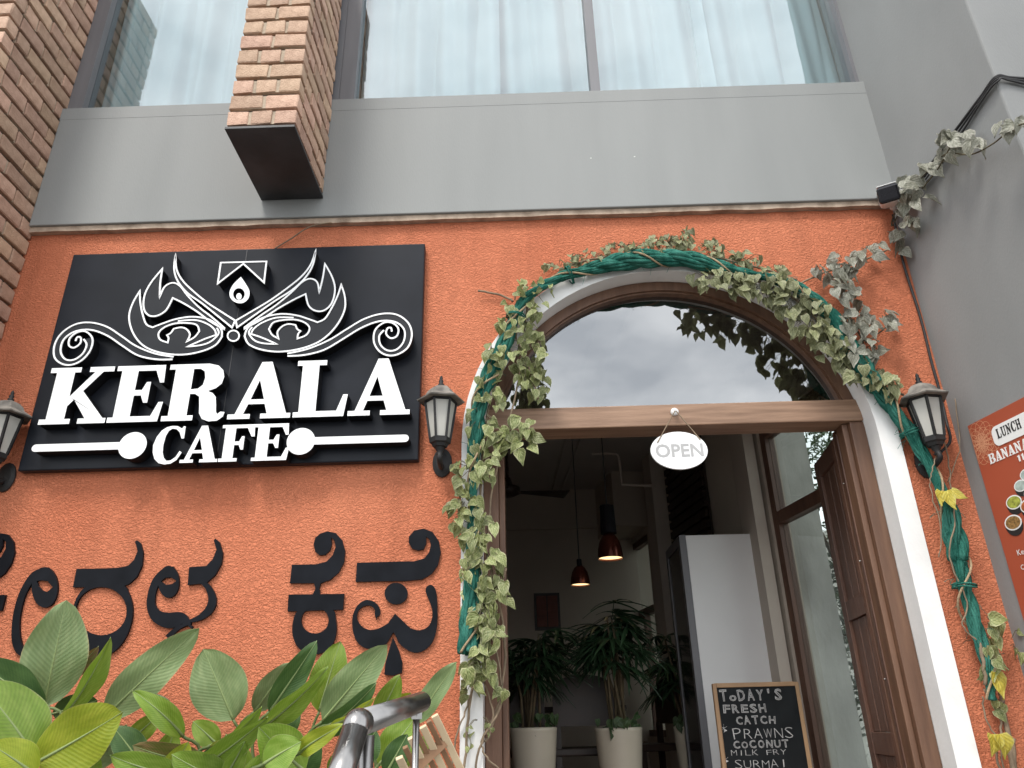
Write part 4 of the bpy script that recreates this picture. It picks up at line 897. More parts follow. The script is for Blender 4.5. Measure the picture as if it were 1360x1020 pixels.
# mandala line art in the corner
m = MB(); cu, cv = pq(1304, 588)
def pring(m, pts, w, d):
    k = len(pts); vs = []
    for i, (x, y) in enumerate(pts):
        a, b = pts[(i-1) % k], pts[(i+1) % k]; t = Vector((b[0]-a[0], b[1]-a[1])); t = t.normalized() if t.length else Vector((1, 0)); nx, ny = -t.y*w/2, t.x*w/2
        vs += [PK(x+nx, d, y+ny), PK(x-nx, d, y-ny)]
    m.add(vs, [(2*i, 2*i+1, (2*i+3) % (2*k), (2*i+2) % (2*k)) for i in range(k)])
d0 = .0125
for rr_, npet, rw in ((.018, 8, .5), (.045, 10, .42), (.075, 12, .36), (.105, 14, .3)):
    for j in range(npet):
        a = 2*math.pi*j/npet; d0 += .00001; pts = []
        for i in range(14):
            q = 2*math.pi*i/14; pr_, pt = rr_*(.62+.38*math.cos(q)), rr_*rw*math.sin(q)
            uu, v_ = cu+pr_*math.cos(a)-pt*math.sin(a), cv+pr_*math.sin(a)+pt*math.cos(a)
            uu = max(uu, -s0+.004); v_ = min(v_, z1-.004); pts.append((uu, v_))
        pring(m, pts, .0022, d0)
m.build('mandala_print', PEACH, ps)
FOODS = [mat('food_green', (.33, .36, .06), .5, .5, 60), mat('food_brown', (.26, .15, .05), .5, .6, 90), mat('food_pale', (.42, .50, .46), .5, .3, 40), mat('food_red', (.36, .10, .03), .5, .5, 60)]
for x, y, r, k in ((1347, 667, .046, 0), (1346, 694, .050, 1), (1356, 645, .038, 2), (1366, 672, .045, 3), (1370, 655, .04, 1), (1364, 630, .038, 2)):
    cu, cv = pq(x, y); a = []
    m = MB(); m.poly([[(cu+r*math.cos(q*.2856), cv-.012+(r*.62*math.sin(q*.2856) if math.sin(q*.2856) > 0 else r*.95*math.sin(q*.2856))) for q in range(22)]], .0140, .0125, PK, (0, 0)); m.build('bowl_print', PRINTB, ps)
    m = MB(); m.poly([ellipse(cu, cv, r, r*.68, 22)], .0146, .0141, PK, (0, 0)); m.build('bowl_print', PRINTW, ps)
    m = MB(); m.poly([ellipse(cu, cv, r*.86, r*.56, 22)], .0152, .0147, PK, (0, 0)); m.build('food_print', FOODS[k], ps)
# text helper using the built-in font
def textmesh(body, size, outline=0, res=3, off=0):
    cu = bpy.data.curves.new('text', 'FONT'); cu.body = body; cu.size = size; cu.resolution_u = res; cu.offset = off
    if outline: cu.dimensions = '2D'; cu.fill_mode = 'NONE'; cu.bevel_depth = outline; cu.bevel_resolution = 0
    o = bpy.data.objects.new('text', cu); COL.objects.link(o); dg = bpy.context.evaluated_depsgraph_get(); dg.update()
    me = bpy.data.meshes.new_from_object(o.evaluated_get(dg)); bpy.data.objects.remove(o); bpy.data.curves.remove(cu); return me
for body, x, y, s in (('Kera', 1352, 738, .035), ('C', 1357, 757, .03)):
    me = textmesh(body, s); u, v = pq(x, y)
    for q in me.vertices: q.co = PK(u+q.co.x, .0145, v+q.co.y)
    me.materials.clear(); link('print', me, PRINTW, ps)

# ------------------------------------------------------------------ OPEN sign on the lintel
t = thing('open_sign', 'white oval OPEN sign hanging from the wooden lintel by a string', 'sign', at(902, 598, .05))
YO = .045
c = at(902, 598, YO)
rx = (at(940, 598, YO).x-at(864, 598, YO).x)/2; rz = (at(902, 572, YO).z-at(902, 622, YO).z)/2
m = MB(); m.poly([ellipse(c.x, c.z, rx, rz, 40)], YO, YO+.012, mi=(0, 0)); m.build('plaque', WHITEG, t, bevel=.003)
OPENM = mat('faded_grey_print', (.40, .40, .40), .6, .05, 5)
me = textmesh('OPEN', .095, 0, 3, .0022); w = max(v.co.x for v in me.vertices)
for q in me.vertices: q.co = Vector((c.x+(q.co.x-w/2)*1.0, YO-.0012, c.z-.033+q.co.y))
me.materials.clear(); link('print', me, OPENM, t)
for body, dz, s in (('Welcome', .055, .03),):
    me = textmesh("we're", s); w = max(v.co.x for v in me.vertices)
    for q in me.vertices: q.co = Vector((c.x+(q.co.x-w/2), YO-.0012, c.z+.04+q.co.y))
    me.materials.clear(); link('print', me, mat('very_faded_print', (.68, .68, .67), .6, .05, 5), t)
k = at(896, 547, .07); m = MB(); m.tube([Vector((k.x, .078, k.z)), Vector((k.x, .066, k.z)), Vector((k.x, .060, k.z))], [.021, .021, .015], 16); m.tube([Vector((k.x, .06, k.z)), Vector((k.x, .045, k.z-.004)), Vector((k.x, .045, k.z+.008))], .003, 6); m.build('hook', CAMW, t)
m = MB()
for x, y in ((873, 588), (930, 584)):
    e = at(x, y, YO); m.tube([Vector((k.x, .048, k.z)), Vector((e.x, YO-.003, e.z))], .0028, 6)
m.build('string', TWIG, t)

# ------------------------------------------------------------------ interior things
YB = 1.0
bd = thing('chalkboard', 'black menu chalkboard with pale wooden frame standing inside the doorway', 'chalkboard', (1.27, YB, FZ))
pTL = at(946, 908, YB); pTR = at(1061, 909, YB)
bx0, bx1, bz1 = pTL.x, pTR.x, pTL.z; bz0 = bz1-.80; ft = .022
m = MB(); m.box((bx0, YB, bz0), (bx0+ft, YB+.03, bz1)); m.box((bx1-ft, YB, bz0), (bx1, YB+.03, bz1)); m.box((bx0+ft, YB, bz1-ft), (bx1-ft, YB+.03, bz1)); m.box((bx0+ft, YB, bz0), (bx1-ft, YB+.03, bz0+ft)); m.build('frame', PINE, bd, bevel=.003)
m = MB(); m.box((bx0+ft, YB+.006, bz0+ft), (bx1-ft, YB+.02, bz1-ft)); m.build('slate', CHALKB, bd)
m = MB()
for x in (bx0+.03, bx1-.03): m.bar((x, YB+.02, bz1-.1), (x, YB+.22, FZ), .025, .02)
m.build('stand', PINE, bd)
rr = random.Random(5)
# rows: text, left px, baseline px (y), right px, height px  (from the photo's board)
for body, x0, x1, yb, h, ol in (("ToDAY'S", 956, 1041, 931, 15, 1), ('FRESH', 960, 1020, 947, 12, 1), ('CATCH', 977, 1032, 962, 11, 1), ('*', 957, 968, 982, 22, 0), ('PRAWNS', 974, 1056, 982, 16, 0), ('COCONUT', 974, 1050, 994, 10, 1), ('MILK FRY', 971, 1046, 1004, 8, 0), ('*', 961, 971, 1022, 20, 0), ('SURMAI', 976, 1048, 1021, 12, 0)):
    u0, u1 = at(x0, yb, YB).x, at(x1, yb, YB).x; zb = at(x0, yb, YB).z; hh = at(x0, yb-h, YB).z-zb
    adv = (u1-u0)/len(body)
    for i, ch in enumerate(body):
        if ch == ' ': continue
        me = textmesh(ch, 1.0, .032 if ol else 0.0, 2, 0 if ol else -.022)
        xs = [v.co.x for v in me.vertices]; ys = [v.co.y for v in me.vertices]
        if not xs: continue
        w = max(xs)-min(xs); H = .73; small = .72 if (ch in 'o') else 1
        an = rr.uniform(-.10, .10); kx = adv*.80/max(w, .35); ky = hh/H*rr.uniform(.9, 1.08)
        if ch == "'" : kx = adv*.25/w
        cx = (max(xs)+min(xs))/2
        thin = 1
        for v in me.vertices:
            a, b = (v.co.x-cx)*kx, v.co.y*ky*small
            v.co = Vector((u0+adv*(i+.5)+a*math.cos(an)-b*math.sin(an), YB+.0052-.0004*(1 if v.co.z > 0 else 0), zb+a*math.sin(an)+b*math.cos(an)+rr.uniform(-.0004, .0004)))
        me.materials.clear(); link('chalk_writing', me, CHALK, bd)

# white cooler turned sideways
fr_ = thing('drinks_cooler', 'tall white cooler cabinet with grey edge standing behind the chalkboard', 'cooler', (1.38, 2.1, FZ))
zt = at(950, 710, 1.78).z; xl = at(916, 760, 1.78).x; xl0 = at(907, 760, 1.78).x
m = MB(); m.box((xl, 1.78, FZ+.05), (1.62, 2.36, zt)); m.build('cabinet', FRIDGE, fr_, bevel=.004)
m = MB(); m.box((xl0, 1.775, FZ+.05), (xl-.001, 1.83, zt+.002)); m.box((xl0, 2.30, FZ+.05), (xl-.001, 2.36, zt+.002)); m.box((xl0, 1.83, zt-.06), (xl-.001, 2.30, zt+.002)); m.box((xl0, 1.83, FZ+.05), (xl-.001, 2.30, FZ+.2)); m.build('door_frame', ALU, fr_)
m = MB(); m.box((xl0+.008, 1.831, FZ+.2), (xl-.004, 2.299, zt-.06)); m.build('door_glass', CAMG, fr_)
m = MB(); m.box((xl0-.004, 1.78, FZ), (1.61, 2.35, FZ+.049)); m.build('plinth', PLATE, fr_)

# pendant lamps
def pendant(px, py_top, py_bot, wpx, Y, label, dark=False):
    t = thing('pendant_lamp', label, 'lamp', at(px, py_bot, Y), 'copper pendant lamps inside the cafe')
    b = at(px, py_bot, Y); tp = at(px, py_top, Y); r = (at(px+wpx/2, py_bot, Y).x-b.x); h = tp.z-b.z; c = (b.x, Y, b.z)
    m = MB(); pr = [(r, 0), (r*.99, h*.15), (r*.93, h*.4), (r*.80, h*.65), (r*.58, h*.86), (r*.3, h*.98), (.012, h)]
    m.lathe(pr, c, 28); m.lathe([(q[0]-.004, q[1]) for q in pr[:-1]], c, 28); m.build('shade', COPPER, t, smooth=True)
    m = MB(); m.lathe([(.001, h*.06), (r*.95, h*.06)], c, 24); m.build('lit_diffuser', BULB, t)
    m = MB(); m.lathe([(.001, h*1.0), (.02, h*1.0), (.02, h*1.0+.05), (.001, h*1.0+.05)], c, 12)
    if dark: m.lathe([(.001, h*.98), (.062, h*.98), (.055, h*.98+.22), (.001, h*.98+.22)], c, 16)
    m.build('lamp_holder', BLACKS, t)
    m = MB(); m.tube([(c[0], Y, c[2]+h), (c[0], Y, 3.97)], .0045, 6); m.build('cord', CABLE, t)
    m = MB(); m.lathe([(.06, 0), (.055, -.03), (.001, -.03)], (c[0], Y, 3.999), 16); m.build('ceiling_rose', PLATE, t)
pendant(771, 751, 777, 26, 2.6, 'small copper pendant lamp with lit mouth, hanging lower on the left')
pendant(811, 708, 742, 34, 2.2, 'larger copper pendant lamp with dark collar, hanging right of the small one', True)
# ceiling fan
t = thing('ceiling_fan', 'dark three-bladed ceiling fan in the upper left of the doorway', 'fan', at(674, 650, 3.0))
c = at(674, 652, 3.0)
m = MB(); m.tube([(c.x, 3.0, c.z+.1), (c.x, 3.0, 3.99)], .014, 8); m.build('rod', DWOOD, t); m = MB(); m.lathe([(.001, .13), (.03, .12), (.05, .05), (.11, .03), (.12, -.02), (.06, -.05), (.001, -.055)], c, 20); m.build('motor', DWOOD, t, smooth=True)
m = MB(); m.lathe([(.07, 0), (.06, -.07), (.02, -.1)], (c.x, 3.0, 3.999), 16); m.build('canopy', DWOOD, t)
for k in range(3):
    a = R(20+120*k); d = Vector((math.cos(a), math.sin(a), 0)); n_ = Vector((-math.sin(a), math.cos(a), 0)); m = MB(); p = Vector(c)
    vs = [p+d*.1+n_*.03, p+d*.1-n_*.03, p+d*.58-n_*.075+Vector((0, 0, .03)), p+d*.58+n_*.075-Vector((0, 0, .0))]; vs += [v-Vector((0, 0, .008)) for v in vs]
    m.add(vs, [(0, 1, 2, 3), (7, 6, 5, 4), (0, 4, 5, 1), (1, 5, 6, 2), (2, 6, 7, 3), (3, 7, 4, 0)]); m.build('blade', DWOOD, t)
# conduits on the ceiling and beam
t = thing('conduit_pipe', 'pale conduit pipe bending down the ceiling beam', 'pipe', at(810, 604, 2.9))
m = MB(); bm0 = SK(sw0-.1, -.37, 0)
m.tube(spline([at(786, 603, 3.0), at(815, 603, 3.0), at(822, 610, 3.0), at(826, 640, 3.0), at(832, 644, 3.0), at(870, 645, 3.0)], 4), .011, 8); m.build('pipe', BEIGE, t, smooth=True)
t = thing('conduit_pipe', 'long straight conduit along the ceiling above the pendant lamps', 'pipe', (.5, 2.5, 3.98))
m = MB(); m.tube([(.32, 4.65, 3.985), (.52, .4, 3.985)], .012, 8); m.tube([(.42, 4.65, 3.985), (.72, .4, 3.985)], .012, 8); m.build('pipe', CEIL, t)
# framed wooden shutter panel on back wall
t = thing('wall_panel', 'carved reddish wooden shutter panel hung on the back wall', 'panel', at(727, 812, 4.68))
a = at(709, 788, 4.66); b = at(745, 836, 4.66); x0, x1, z0, z1 = a.x, b.x, b.z, a.z
REDW = mat('red_brown_wood', (.17, .05, .03), .6, .2, 14)
m = MB(); m.box((x0, 4.66, z0), (x1, 4.699, z1)); m.build('frame', DWOOD, t)
for k in range(2):
    w = (x1-x0-.06)/2; m = MB(); m.box((x0+.025+k*(w+.01), 4.648, z0+.03), (x0+.025+k*(w+.01)+w, 4.6595, z1-.03)); p_ = m.build('shutter', REDW, t, bevel=.003)
    m = MB(); 
    for j in range(4): m.box((x0+.045+k*(w+.01), 4.642, z0+.05+j*(z1-z0-.08)/4), (x0+.005+k*(w+.01)+w, 4.6475, z0+.03+(j+1)*(z1-z0-.08)/4-.01))
    o = link('carving', m.mesh('carving'), [REDW]); o.parent = p_
# potted palms
def frond(seed):
    rr = random.Random(seed); m = MB(); n = rr.randint(6, 9)
    for k in range(n):
        a = R(-80+160*k/(n-1)+rr.uniform(-6, 6)); L_ = rr.uniform(.19, .28)*(1-.25*abs(a)/1.6); w = .020; P = []
        for i in range(5):
            t = i/4; r = L_*t; P.append(Vector((math.sin(a)*r, math.cos(a)*r, -.35*L_*t*t-.02*abs(a)*t)))
        nrm = Vector((math.cos(a), -math.sin(a), 0)); vs = []
        for i, p in enumerate(P):
            ww = w*(.5, 1, .95, .6, .12)[i]; vs += [p-nrm*ww*.6, p+Vector((0, 0, -.004)), p+nrm*ww*.6]
        m.add(vs, [(3*i+j, 3*i+j+1, 3*i+j+4, 3*i+j+3) for i in range(4) for j in range(2)])
    me = m.mesh('frond'); me.materials.append(PALM); return me
FM = [frond(i) for i in range(4)]
def palm(x0, x1, yrim, Y, toppx, label, seed, canes=7):
    rr = random.Random(seed); a, b = at(x0, yrim, Y), at(x1, yrim, Y); r = (b.x-a.x)/2; c = ((a.x+b.x)/2, Y, 0); zr = a.z; zt = at((x0+x1)/2, toppx, Y).z
    t = thing('potted_palm', label, 'potted palm', (c[0], Y, FZ), 'potted palms in cream planters'); h = zr-FZ
    m = MB(); m.lathe([(r*.62, 0), (r*.72, h*.2), (r*.88, h*.65), (r*.985, h*.97), (r, h), (r*.95, h+.006), (r*.90, h), (r*.88, h-.06)], (c[0], Y, FZ), 32); m.build('planter', POTM, t, smooth=True)
    m = MB(); m.lathe([(.001, h-.03), (r*.9, h-.04)], (c[0], Y, FZ), 20); m.build('soil', SOIL, t)
    for k in range(canes):
        an = rr.uniform(0, 6.28); q = rr.uniform(.1, .55)*r; bx, by = c[0]+q*math.cos(an), Y+q*math.sin(an); top = Vector((bx+rr.uniform(-.13, .13), by+rr.uniform(-.1, .1), zr+(zt-zr)*rr.uniform(.55, .95)))
        m = MB(); m.tube([(bx, by, zr-.03), ((bx+top.x)/2+rr.uniform(-.02, .02), (by+top.y)/2, (zr+top.z)/2), top], [.010, .009, .006], 6); m.build('cane', CANE, t, smooth=True)
        for j in range(rr.randint(5, 7)):
            z = top.z-rr.uniform(0, .35)*(top.z-zr); f = (z-zr)/(top.z-zr); p = Vector((bx, by, zr)).lerp(top, f); yaw = rr.uniform(0, 6.28); tilt = rr.uniform(-.1, .9); d = Vector((-math.sin(yaw)*math.cos(tilt), math.cos(yaw)*math.cos(tilt), math.sin(tilt))); pet = rr.uniform(.06, .15)
            o = bpy.data.objects.new('frond', FM[rr.randrange(4)]); COL.objects.link(o); o.parent = t; o.location = p+d*pet-Vector(t.location); o.rotation_euler = Euler((tilt*.6-.3, rr.uniform(-.4, .4), yaw), 'XYZ'); o.scale = (rr.uniform(.85, 1.25),)*3
            m = MB(); m.tube([p, p+d*pet], .003, 4, cap=False); o2 = m.build('petiole', PALM, t)
    for j in range(16):
        an = rr.uniform(0, 6.28); q = r*rr.uniform(.7, 1.0); o = leaf(t, (c[0]+q*math.cos(an), Y+q*math.sin(an)-.02, zr+rr.uniform(.0, .09)), rr.uniform(.05, .08), PLEAF, j, yaw=rr.uniform(-1, 1)); o.name = 'creeper_leaf'
PLEAF = leafmat('pothos_leaf', (.03, .07, .02), (.06, .10, .03), (.08, .12, .04), 0, .2)
palm(676, 740, 968, 1.9, 828, 'potted palm in cream planter at the left of the doorway', 3, 7)
palm(789, 853, 968, 1.9, 800, 'tallest potted palm in cream planter in the middle of the doorway', 7, 9)
palm(894, 938, 966, 2.6, 826, 'potted palm in cream planter behind the white cooler', 9, 5)
# dining table, chairs, tableware in the gloom
t = thing('dining_table', 'dark dining table laid with glasses behind the planters', 'table', (.1, 3.1, FZ))
m = MB(); m.box((-.55, 2.8, FZ+.72), (.75, 3.5, FZ+.76)); m.build('tabletop', DWOOD, t, bevel=.005)
for x in (-.5, .7):
    for y in (2.86, 3.44): m = MB(); m.box((x-.03, y-.03, FZ), (x+.03, y+.03, FZ+.719)); m.build('leg', DWOOD, t)
def chair(x, y, rz, label):
    t = thing('dining_chair', label, 'chair', (x, y, FZ), 'dark dining chairs inside the cafe'); ca, sa = math.cos(rz), math.sin(rz)
    def fr(a, b, c_): return (x+a*ca-b*sa, y+a*sa+b*ca, FZ+c_)
    m = MB(); m.box((-.22, -.22, .43), (.22, .22, .48), fr=fr); m.build('seat', DWOOD, t, bevel=.01)
    m = MB(); n = 10
    pts = [(-.22+.44*i/n, .20, .50+.0) for i in range(n+1)]
    lo = [(-.22, .62), (.22, .62)]; arc = [(.22*math.cos(math.pi*i/12), .86+.10*math.sin(math.pi*i/12)) for i in range(13)]
    m.poly([[(u, v) for u, v in lo]+[(u, v) for u, v in arc]], .185, .22, fr, (0, 0)); m.build('backrest', DWOOD, t)
    for a in (-.19, .19):
        for b in (-.19, .19): m = MB(); m.box((a-.02, b-.02, 0), (a+.02, b+.02, .429 if b < 0 else .63), fr=fr); m.build('leg', DWOOD, t)
chair(-.12, 2.45, math.pi, 'dark round-backed chair left of the table behind the first planter')
chair(.38, 2.45, math.pi, 'dark round-backed chair between the two cream planters')
chair(.95, 3.0, -1.2, 'dark chair at the right end of the table behind the tall palm')
for x, y, nm, lab in ((.42, 3.0, 'glass_jar', 'clear jar on the table between the palms'), (.30, 3.05, 'glass_jar', 'small upright tumbler left of the jar on the table')):
    m = MB(); m.lathe([(.001, 0), (.032, 0), (.038, .13), (.034, .13), (.03, .008), (.001, .008)], (x, y, FZ+.761), 16); o = m.build(nm, GD, smooth=True); tag(o, lab, 'glass')
m = MB(); m.box((.52, 3.0, FZ+.761), (.60, 3.06, FZ+.86)); o = m.build('napkin_box', PLATE, bevel=.004); tag(o, 'dark napkin box standing on the dining table', 'box')

# ------------------------------------------------------------------ outside the glazed side: concrete column and planting
m = MB(); m.lathe([(.25, 0), (.25, 5.0)], (0, 0, 0), 4, rot=R(45+10)); 
q = Vector((2.40, 3.15, 0)); m.v = [(a+q.x, b+q.y, c) for a, b, c in m.v]
o = m.build('concrete_column', CONC); tag(o, 'stained grey concrete column outside the glazed side door', 'column')
m = MB(); m.box((-1.0, 6.0, 0), (12, 6.2, 5.0), fr=SK); o = m.build('backdrop_wall', CONC); tag(o, 'grey concrete backdrop wall added beyond the side windows to dim the sky', 'wall')  # added backdrop, made tall to dim the bright sky behind the trees
def bush_tree(x, y, h, r, label, seed, nleaf=2600):
    rr = random.Random(seed); t = thing('tree', label, 'tree', (x, y, 0), 'trees outside the side glazing')
    m = MB(); m.tube([(x, y, 0), (x+.05, y, h*.3), (x, y+.05, h*.6), (x+.1, y, h*.85)], [.09, .07, .05, .02], 8)
    for k in range(7):
        a = rr.uniform(0, 6.28); z = h*rr.uniform(.3, .7); m.tube([(x, y, z), (x+math.cos(a)*r*.5, y+math.sin(a)*r*.5, z+.4), (x+math.cos(a)*r*.8, y+math.sin(a)*r*.8, z+.5)], [.03, .02, .008], 5)
    m.build('trunk', CANE, t, smooth=True)
    m = MB(); cl = [(rr.gauss(0, r*.5), rr.gauss(0, r*.5), h*rr.uniform(.15, 1)) for _ in range(40)]
    for k in range(nleaf*3):
        c = cl[rr.randrange(40)]; p = Vector((x+c[0]+rr.gauss(0, .2), y+c[1]+rr.gauss(0, .2), c[2]+rr.gauss(0, .2))); d = Vector((rr.gauss(0, 1), rr.gauss(0, 1), rr.gauss(-.3, .7))).normalized(); s = d.orthogonal().normalized(); L_ = rr.uniform(.06, .12)
        m.add([p, p+d*L_*.5+s*L_*.25, p+d*L_, p+d*L_*.5-s*L_*.25], [(0, 1, 2, 3)])
    m.build('crown', TREEL, t)
TREEL = mat('tree_leaf', (.04, .075, .02), .5, .5, 3, translucent=.3)
bush_tree(3.35, 4.6, 4.8, 1.15, 'bushy green tree seen through the glass beside the wooden door', 1)
bush_tree(2.75, 6.0, 4.6, 1.15, 'green tree farther back behind the concrete column', 2)

# ------------------------------------------------------------------ broad-leaved plants
def bigleaf(root, bx, by, tx, ty, wpx, Yb, Yt, m, roll=0., bow=.12, fold=.25, seed=0, stem=True, wavy=.045):
    rr = random.Random(seed*13+5); B = at(bx, by, Yb); T = at(tx, ty, Yt); mid = at((bx+tx)/2, (by+ty)/2, (Yb+Yt)/2); dist = (mid-CP).length; w = wpx*dist/FPX
    d = (T-B); L_ = d.length; d.normalize(); view = (mid-CP).normalized(); side = d.cross(view).normalized(); nrm = side.cross(d).normalized()    # nrm faces the viewer or away
    if nrm.dot(view) > 0: nrm = -nrm
    q = Matrix.Rotation(roll, 3, d); side = q @ side; nrm = q @ nrm
    NL, NU = 16, 8; vs = []; uv = []
    prof = lambda t: (math.sin(math.pi*min(1, t**.92))**.62)*(1-.12*t) if t < 1 else 0
    mx_ = max(prof(i/40) for i in range(41)); ph = rr.uniform(0, 6)
    for i in range(NL+1):
        t = i/NL; hw = w/2*prof(t)/mx_
        if i == 0: hw = .004
        for j in range(NU+1):
            u = -1+2*j/NU
            p = B+d*(L_*t)+side*(u*hw)-nrm*(bow*L_*(4*t*(1-t)-.0)*-1*.5)+nrm*(fold*abs(u)*hw)+nrm*wavy*L_*.5*math.sin(t*11+ph+u*1.5)*abs(u)
            vs.append(p-nrm*0); uv.append((u, t))
    fs = [(i*(NU+1)+j, i*(NU+1)+j+1, (i+1)*(NU+1)+j+1, (i+1)*(NU+1)+j) for i in range(NL) for j in range(NU)]
    me = bpy.data.meshes.new('leaf'); me.from_pydata([tuple(v) for v in vs], [], fs); l = me.uv_layers.new(name='UVMap')
    for lp in me.loops: l.data[lp.index].uv = uv[lp.vertex_index]
    o = link('leaf', me, m, root, smooth=True)
    k = MB(); mids = [vs[i*(NU+1)+NU//2]-nrm*.0 for i in range(NL+1)]
    k.tube(mids, [max(.0012, .006*(1-i/NL)) for i in range(NL+1)], 6); k2 = k.mesh('midrib'); ob = link('midrib', k2, [MIDRIB], None, smooth=True); ob.parent = o
    if stem:
        k = MB(); g = Vector((root.location.x+(B.x-root.location.x)*.35, B.y+.05, .5)); k.tube(spline([B, B-d*.10+Vector((0, 0, -.05)), g.lerp(B, .4)+Vector((0, .02, 0)), g], 5), [.006]*6+[.009]*10, 6); k.build('stalk', STALK, root, smooth=True)
    return o
MIDRIB = mat('leaf_midrib', (.22, .28, .11), .5, .1, 8); STALK = mat('leaf_stalk', (.10, .14, .04), .55, .2, 8)
pg = 'broad-leaved plants under the sign'
def plant(label, x, y): p = at(x, y, -.6); return thing('broad_leaf_plant', label, 'plant', (p.x, -.6, .55), pg)
A1 = plant('broad-leaved plant with large grey-green leaf at the left edge', 40, 1000)
A2 = plant('broad-leaved plant with one long slanting leaf below the looped letter', 165, 1000)
A3 = plant('broad-leaved plant with bright folded leaves in the middle of the row', 300, 1000)
A4 = plant('broad-leaved plant with dark upright leaves left of the handrail', 420, 1000)
A5 = plant('broad-leaved plant with leaves showing behind the handrail', 540, 1000)
for i, a in enumerate([
 # root, base px, tip px, width px, Yb, Yt, material, roll, bow, fold
 (A1, 57, 940, 88, 797, 64, -.45, -.50, BIGS, .15, .05, .12), (A1, 60, 938, -28, 878, 46, -.50, -.55, BIGD, -.3, .15, .25), (A1, 48, 1008, -28, 908, 66, -.85, -.95, BIGG, .35, .12, .2), (A1, 8, 960, -30, 930, 50, -.40, -.4, BIGD, .3, .1, .2),
 (A1, 46, 1014, 162, 946, 66, -1.0, -1.10, BIGL, -.15, -.12, .15), (A1, 48, 1030, -14, 988, 40, -1.05, -1.15, BIGL, .3, .1, .2), (A2, 84, 952, 147, 846, 27, -.55, -.60, BIGG, .6, .12, .55), (A2, 80, 905, 131, 858, 20, -.3, -.3, BIGB, .5, .1, .4), (A2, 70, 948, 130, 930, 30, -.35, -.3, BIGD, .2, .1, .2),
 (A2, 136, 955, 265, 834, 46, -.50, -.60, BIGS, -.15, .06, .15), (A2, 243, 978, 176, 917, 27, -.6, -.75, BIGG, .2, .3, .3), (A2, 225, 975, 200, 920, 26, -.3, -.3, BIGD, .4, .1, .3), (A3, 270, 1012, 176, 990, 34, -.80, -.95, BIGB, -.3, .25, .3), (A3, 245, 1032, 146, 1003, 34, -1.0, -1.1, BIGG, -.3, .2, .2), (A2, 165, 990, 215, 945, 24, -.4, -.4, BIGG, .2, .1, .2),
 (A3, 310, 956, 270, 862, 62, -.42, -.48, BIGS, -.1, .05, .15), (A3, 280, 990, 348, 938, 22, -.6, -.72, BIGG, .8, .2, .4), (A3, 258, 1024, 356, 952, 32, -.95, -1.08, BIGG, .4, .1, .3), (A3, 290, 990, 256, 958, 26, -.45, -.5, BIGG, .1, .1, .2), (A3, 300, 1030, 325, 985, 22, -1.0, -1.05, BIGG, .3, .1, .3),
 (A4, 345, 968, 436, 886, 30, -.70, -.85, BIGG, .5, .12, .35), (A4, 358, 945, 421, 851, 32, -.45, -.50, BIGD, .1, .1, .3), (A4, 338, 945, 384, 880, 32, -.30, -.33, BIGS, .15, .05, .15), (A4, 424, 945, 452, 852, 44, -.35, -.38, BIGG, -.15, .08, .2), (A4, 428, 958, 514, 856, 46, -.50, -.58, BIGS, -.1, .06, .15), (A4, 420, 978, 500, 907, 28, -.60, -.75, BIGD, .4, .15, .35), (A4, 440, 962, 498, 926, 15, -.75, -.85, BIGL, .6, .2, .3),
 (A4, 404, 1024, 344, 966, 52, -1.0, -1.12, BIGG, .2, -.1, .2), (A4, 398, 1000, 456, 962, 24, -1.05, -1.2, BIGL, -.2, .2, .25), (A4, 350, 1015, 400, 985, 40, -1.1, -1.12, BIGG, -.3, .1, .2), (A4, 365, 990, 395, 930, 28, -.5, -.5, BIGD, .3, .1, .3),
 (A5, 500, 958, 531, 896, 29, -.40, -.45, BIGG, .1, .1, .25), (A5, 552, 960, 607, 879, 30, -.40, -.50, BIGS, -.35, .05, .3), (A5, 503, 1016, 552, 952, 42, -.55, -.5, BIGG, .1, .1, .2), (A5, 512, 1028, 541, 975, 30, -.6, -.6, BIGD, .1, .1, .2), (A5, 520, 940, 546, 920, 16, -.35, -.4, BIGL, .2, .1, .3), (A5, 470, 1010, 500, 970, 40, -.7, -.7, BIGD, .1, .1, .2),
 (A3, 305, 1040, 228, 1002, 40, -.95, -1.05, BIGG, -.2, .2, .2), (A2, 215, 1045, 250, 985, 34, -.85, -.9, BIGL, .2, .15, .3), (A3, 330, 1045, 352, 1000, 32, -1.05, -1.1, BIGG, .2, .1, .2), (A1, 100, 1045, 122, 992, 36, -.9, -.95, BIGG, .2, .1, .2), (A2, 190, 1020, 150, 965, 34, -.55, -.6, BIGD, .3, .1, .2), (A2, 215, 1030, 232, 968, 30, -.5, -.55, BIGG, -.2, .1, .25), (A3, 255, 1045, 290, 990, 36, -.6, -.7, BIGD, .2, .1, .2), (A2, 120, 1020, 168, 962, 30, -.5, -.55, BIGS, .2, .1, .2), (A3, 330, 1040, 300, 975, 34, -.65, -.7, BIGG, -.3, .1, .2), (A4, 385, 1040, 425, 985, 36, -.8, -.85, BIGD, .2, .1, .2), (A3, 200, 1045, 190, 1000, 40, -.9, -1.0, BIGG, -.2, .15, .2), (A4, 440, 1030, 470, 985, 30, -.6, -.65, BIGG, .3, .1, .2),
 (A5, 545, 1030, 572, 975, 30, -.45, -.45, BIGG, -.1, .1, .2),
 ]):
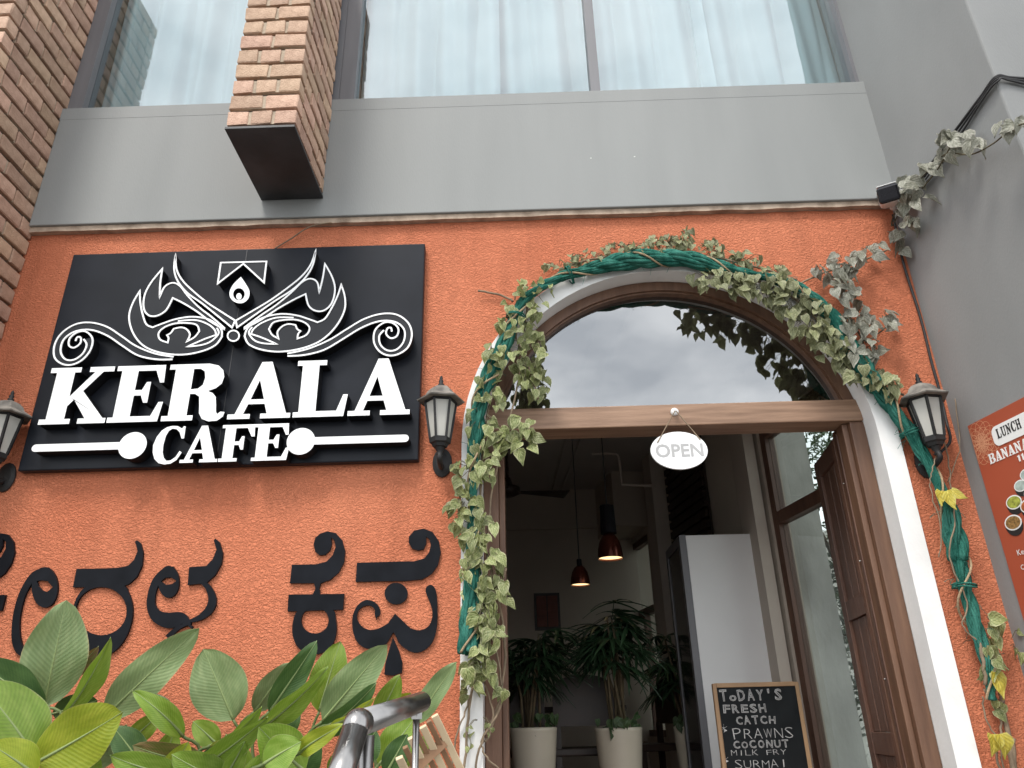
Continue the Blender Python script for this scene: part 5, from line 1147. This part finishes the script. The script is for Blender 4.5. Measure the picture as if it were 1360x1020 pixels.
    bigleaf(*a[:8], a[8], roll=a[9], bow=a[10], fold=a[11], seed=i)

# ------------------------------------------------------------------ handrail and slatted crate
hr = thing('handrail', 'polished steel handrail at the foot of the entrance steps', 'handrail', (-.3, -2.2, 0))
e0 = atd(474, 962, 1.32); e1 = atd(560, 932, 1.80); s_ = atd(434, 1085, 1.17)
m = MB(); rad = .0228
m.tube([s_, e0.lerp(s_, .06)], rad, 20, cap=True); m.tube(spline([e0.lerp(s_, .06), e0.lerp(s_, .02)+Vector((0, 0, .003)), e0.lerp(e1, .02)+Vector((0, 0, .003)), e0.lerp(e1, .05)], 4), rad*1.02, 20); m.tube([e0.lerp(e1, .05), e1, e1+(e1-e0).normalized()*.008], [rad, rad, rad*.7], 20); m.build('rail', STEEL, hr, smooth=True)
m = MB(); p = e0.lerp(e1, .10)+Vector((.004, 0, -rad)); m.tube([p, (p.x+.01, p.y, 0)], .014, 16); m.build('post', STEEL, hr, smooth=True)
m = MB(); p = e0.lerp(e1, .90)+Vector((0, 0, -rad*.6)); m.tube([p, (p.x, p.y, .4)], .008, 12); m.build('post', STEEL, hr, smooth=True)
m = MB(); m.tube([p+Vector((0, 0, -.006)), p+Vector((0, 0, -.02))], .014, 6); m.build('bolt', STEEL, hr)
cr = thing('slatted_crate', 'pale and brown bamboo slatted panel leaning beside the handrail', 'crate', at(570, 1030, -1.2))
YC = -1.2
for k in range(7):
    t0 = k/6; a = (577-t0*47, 950+t0*44+max(0, t0-.7)*40); L_ = 95-20*t0; dx, dy = .48, .88
    b = (a[0]+dx*L_, a[1]+dy*L_+10); p, q = at(a[0], a[1], YC-.05*t0), at(b[0], b[1], YC+.12)
    m = MB(); m.bar(p, q, .021 if k % 2 == 0 else .015, .012, up=(0, -1, 0)); m.build('slat', SLATP if k % 2 == 0 else SLATB, cr, bevel=.002)
m = MB(); m.bar(at(590, 985, YC+.04), at(543, 1028, YC+.0), .03, .01, up=(0, -1, 0)); m.build('cross_piece', SLATB, cr)
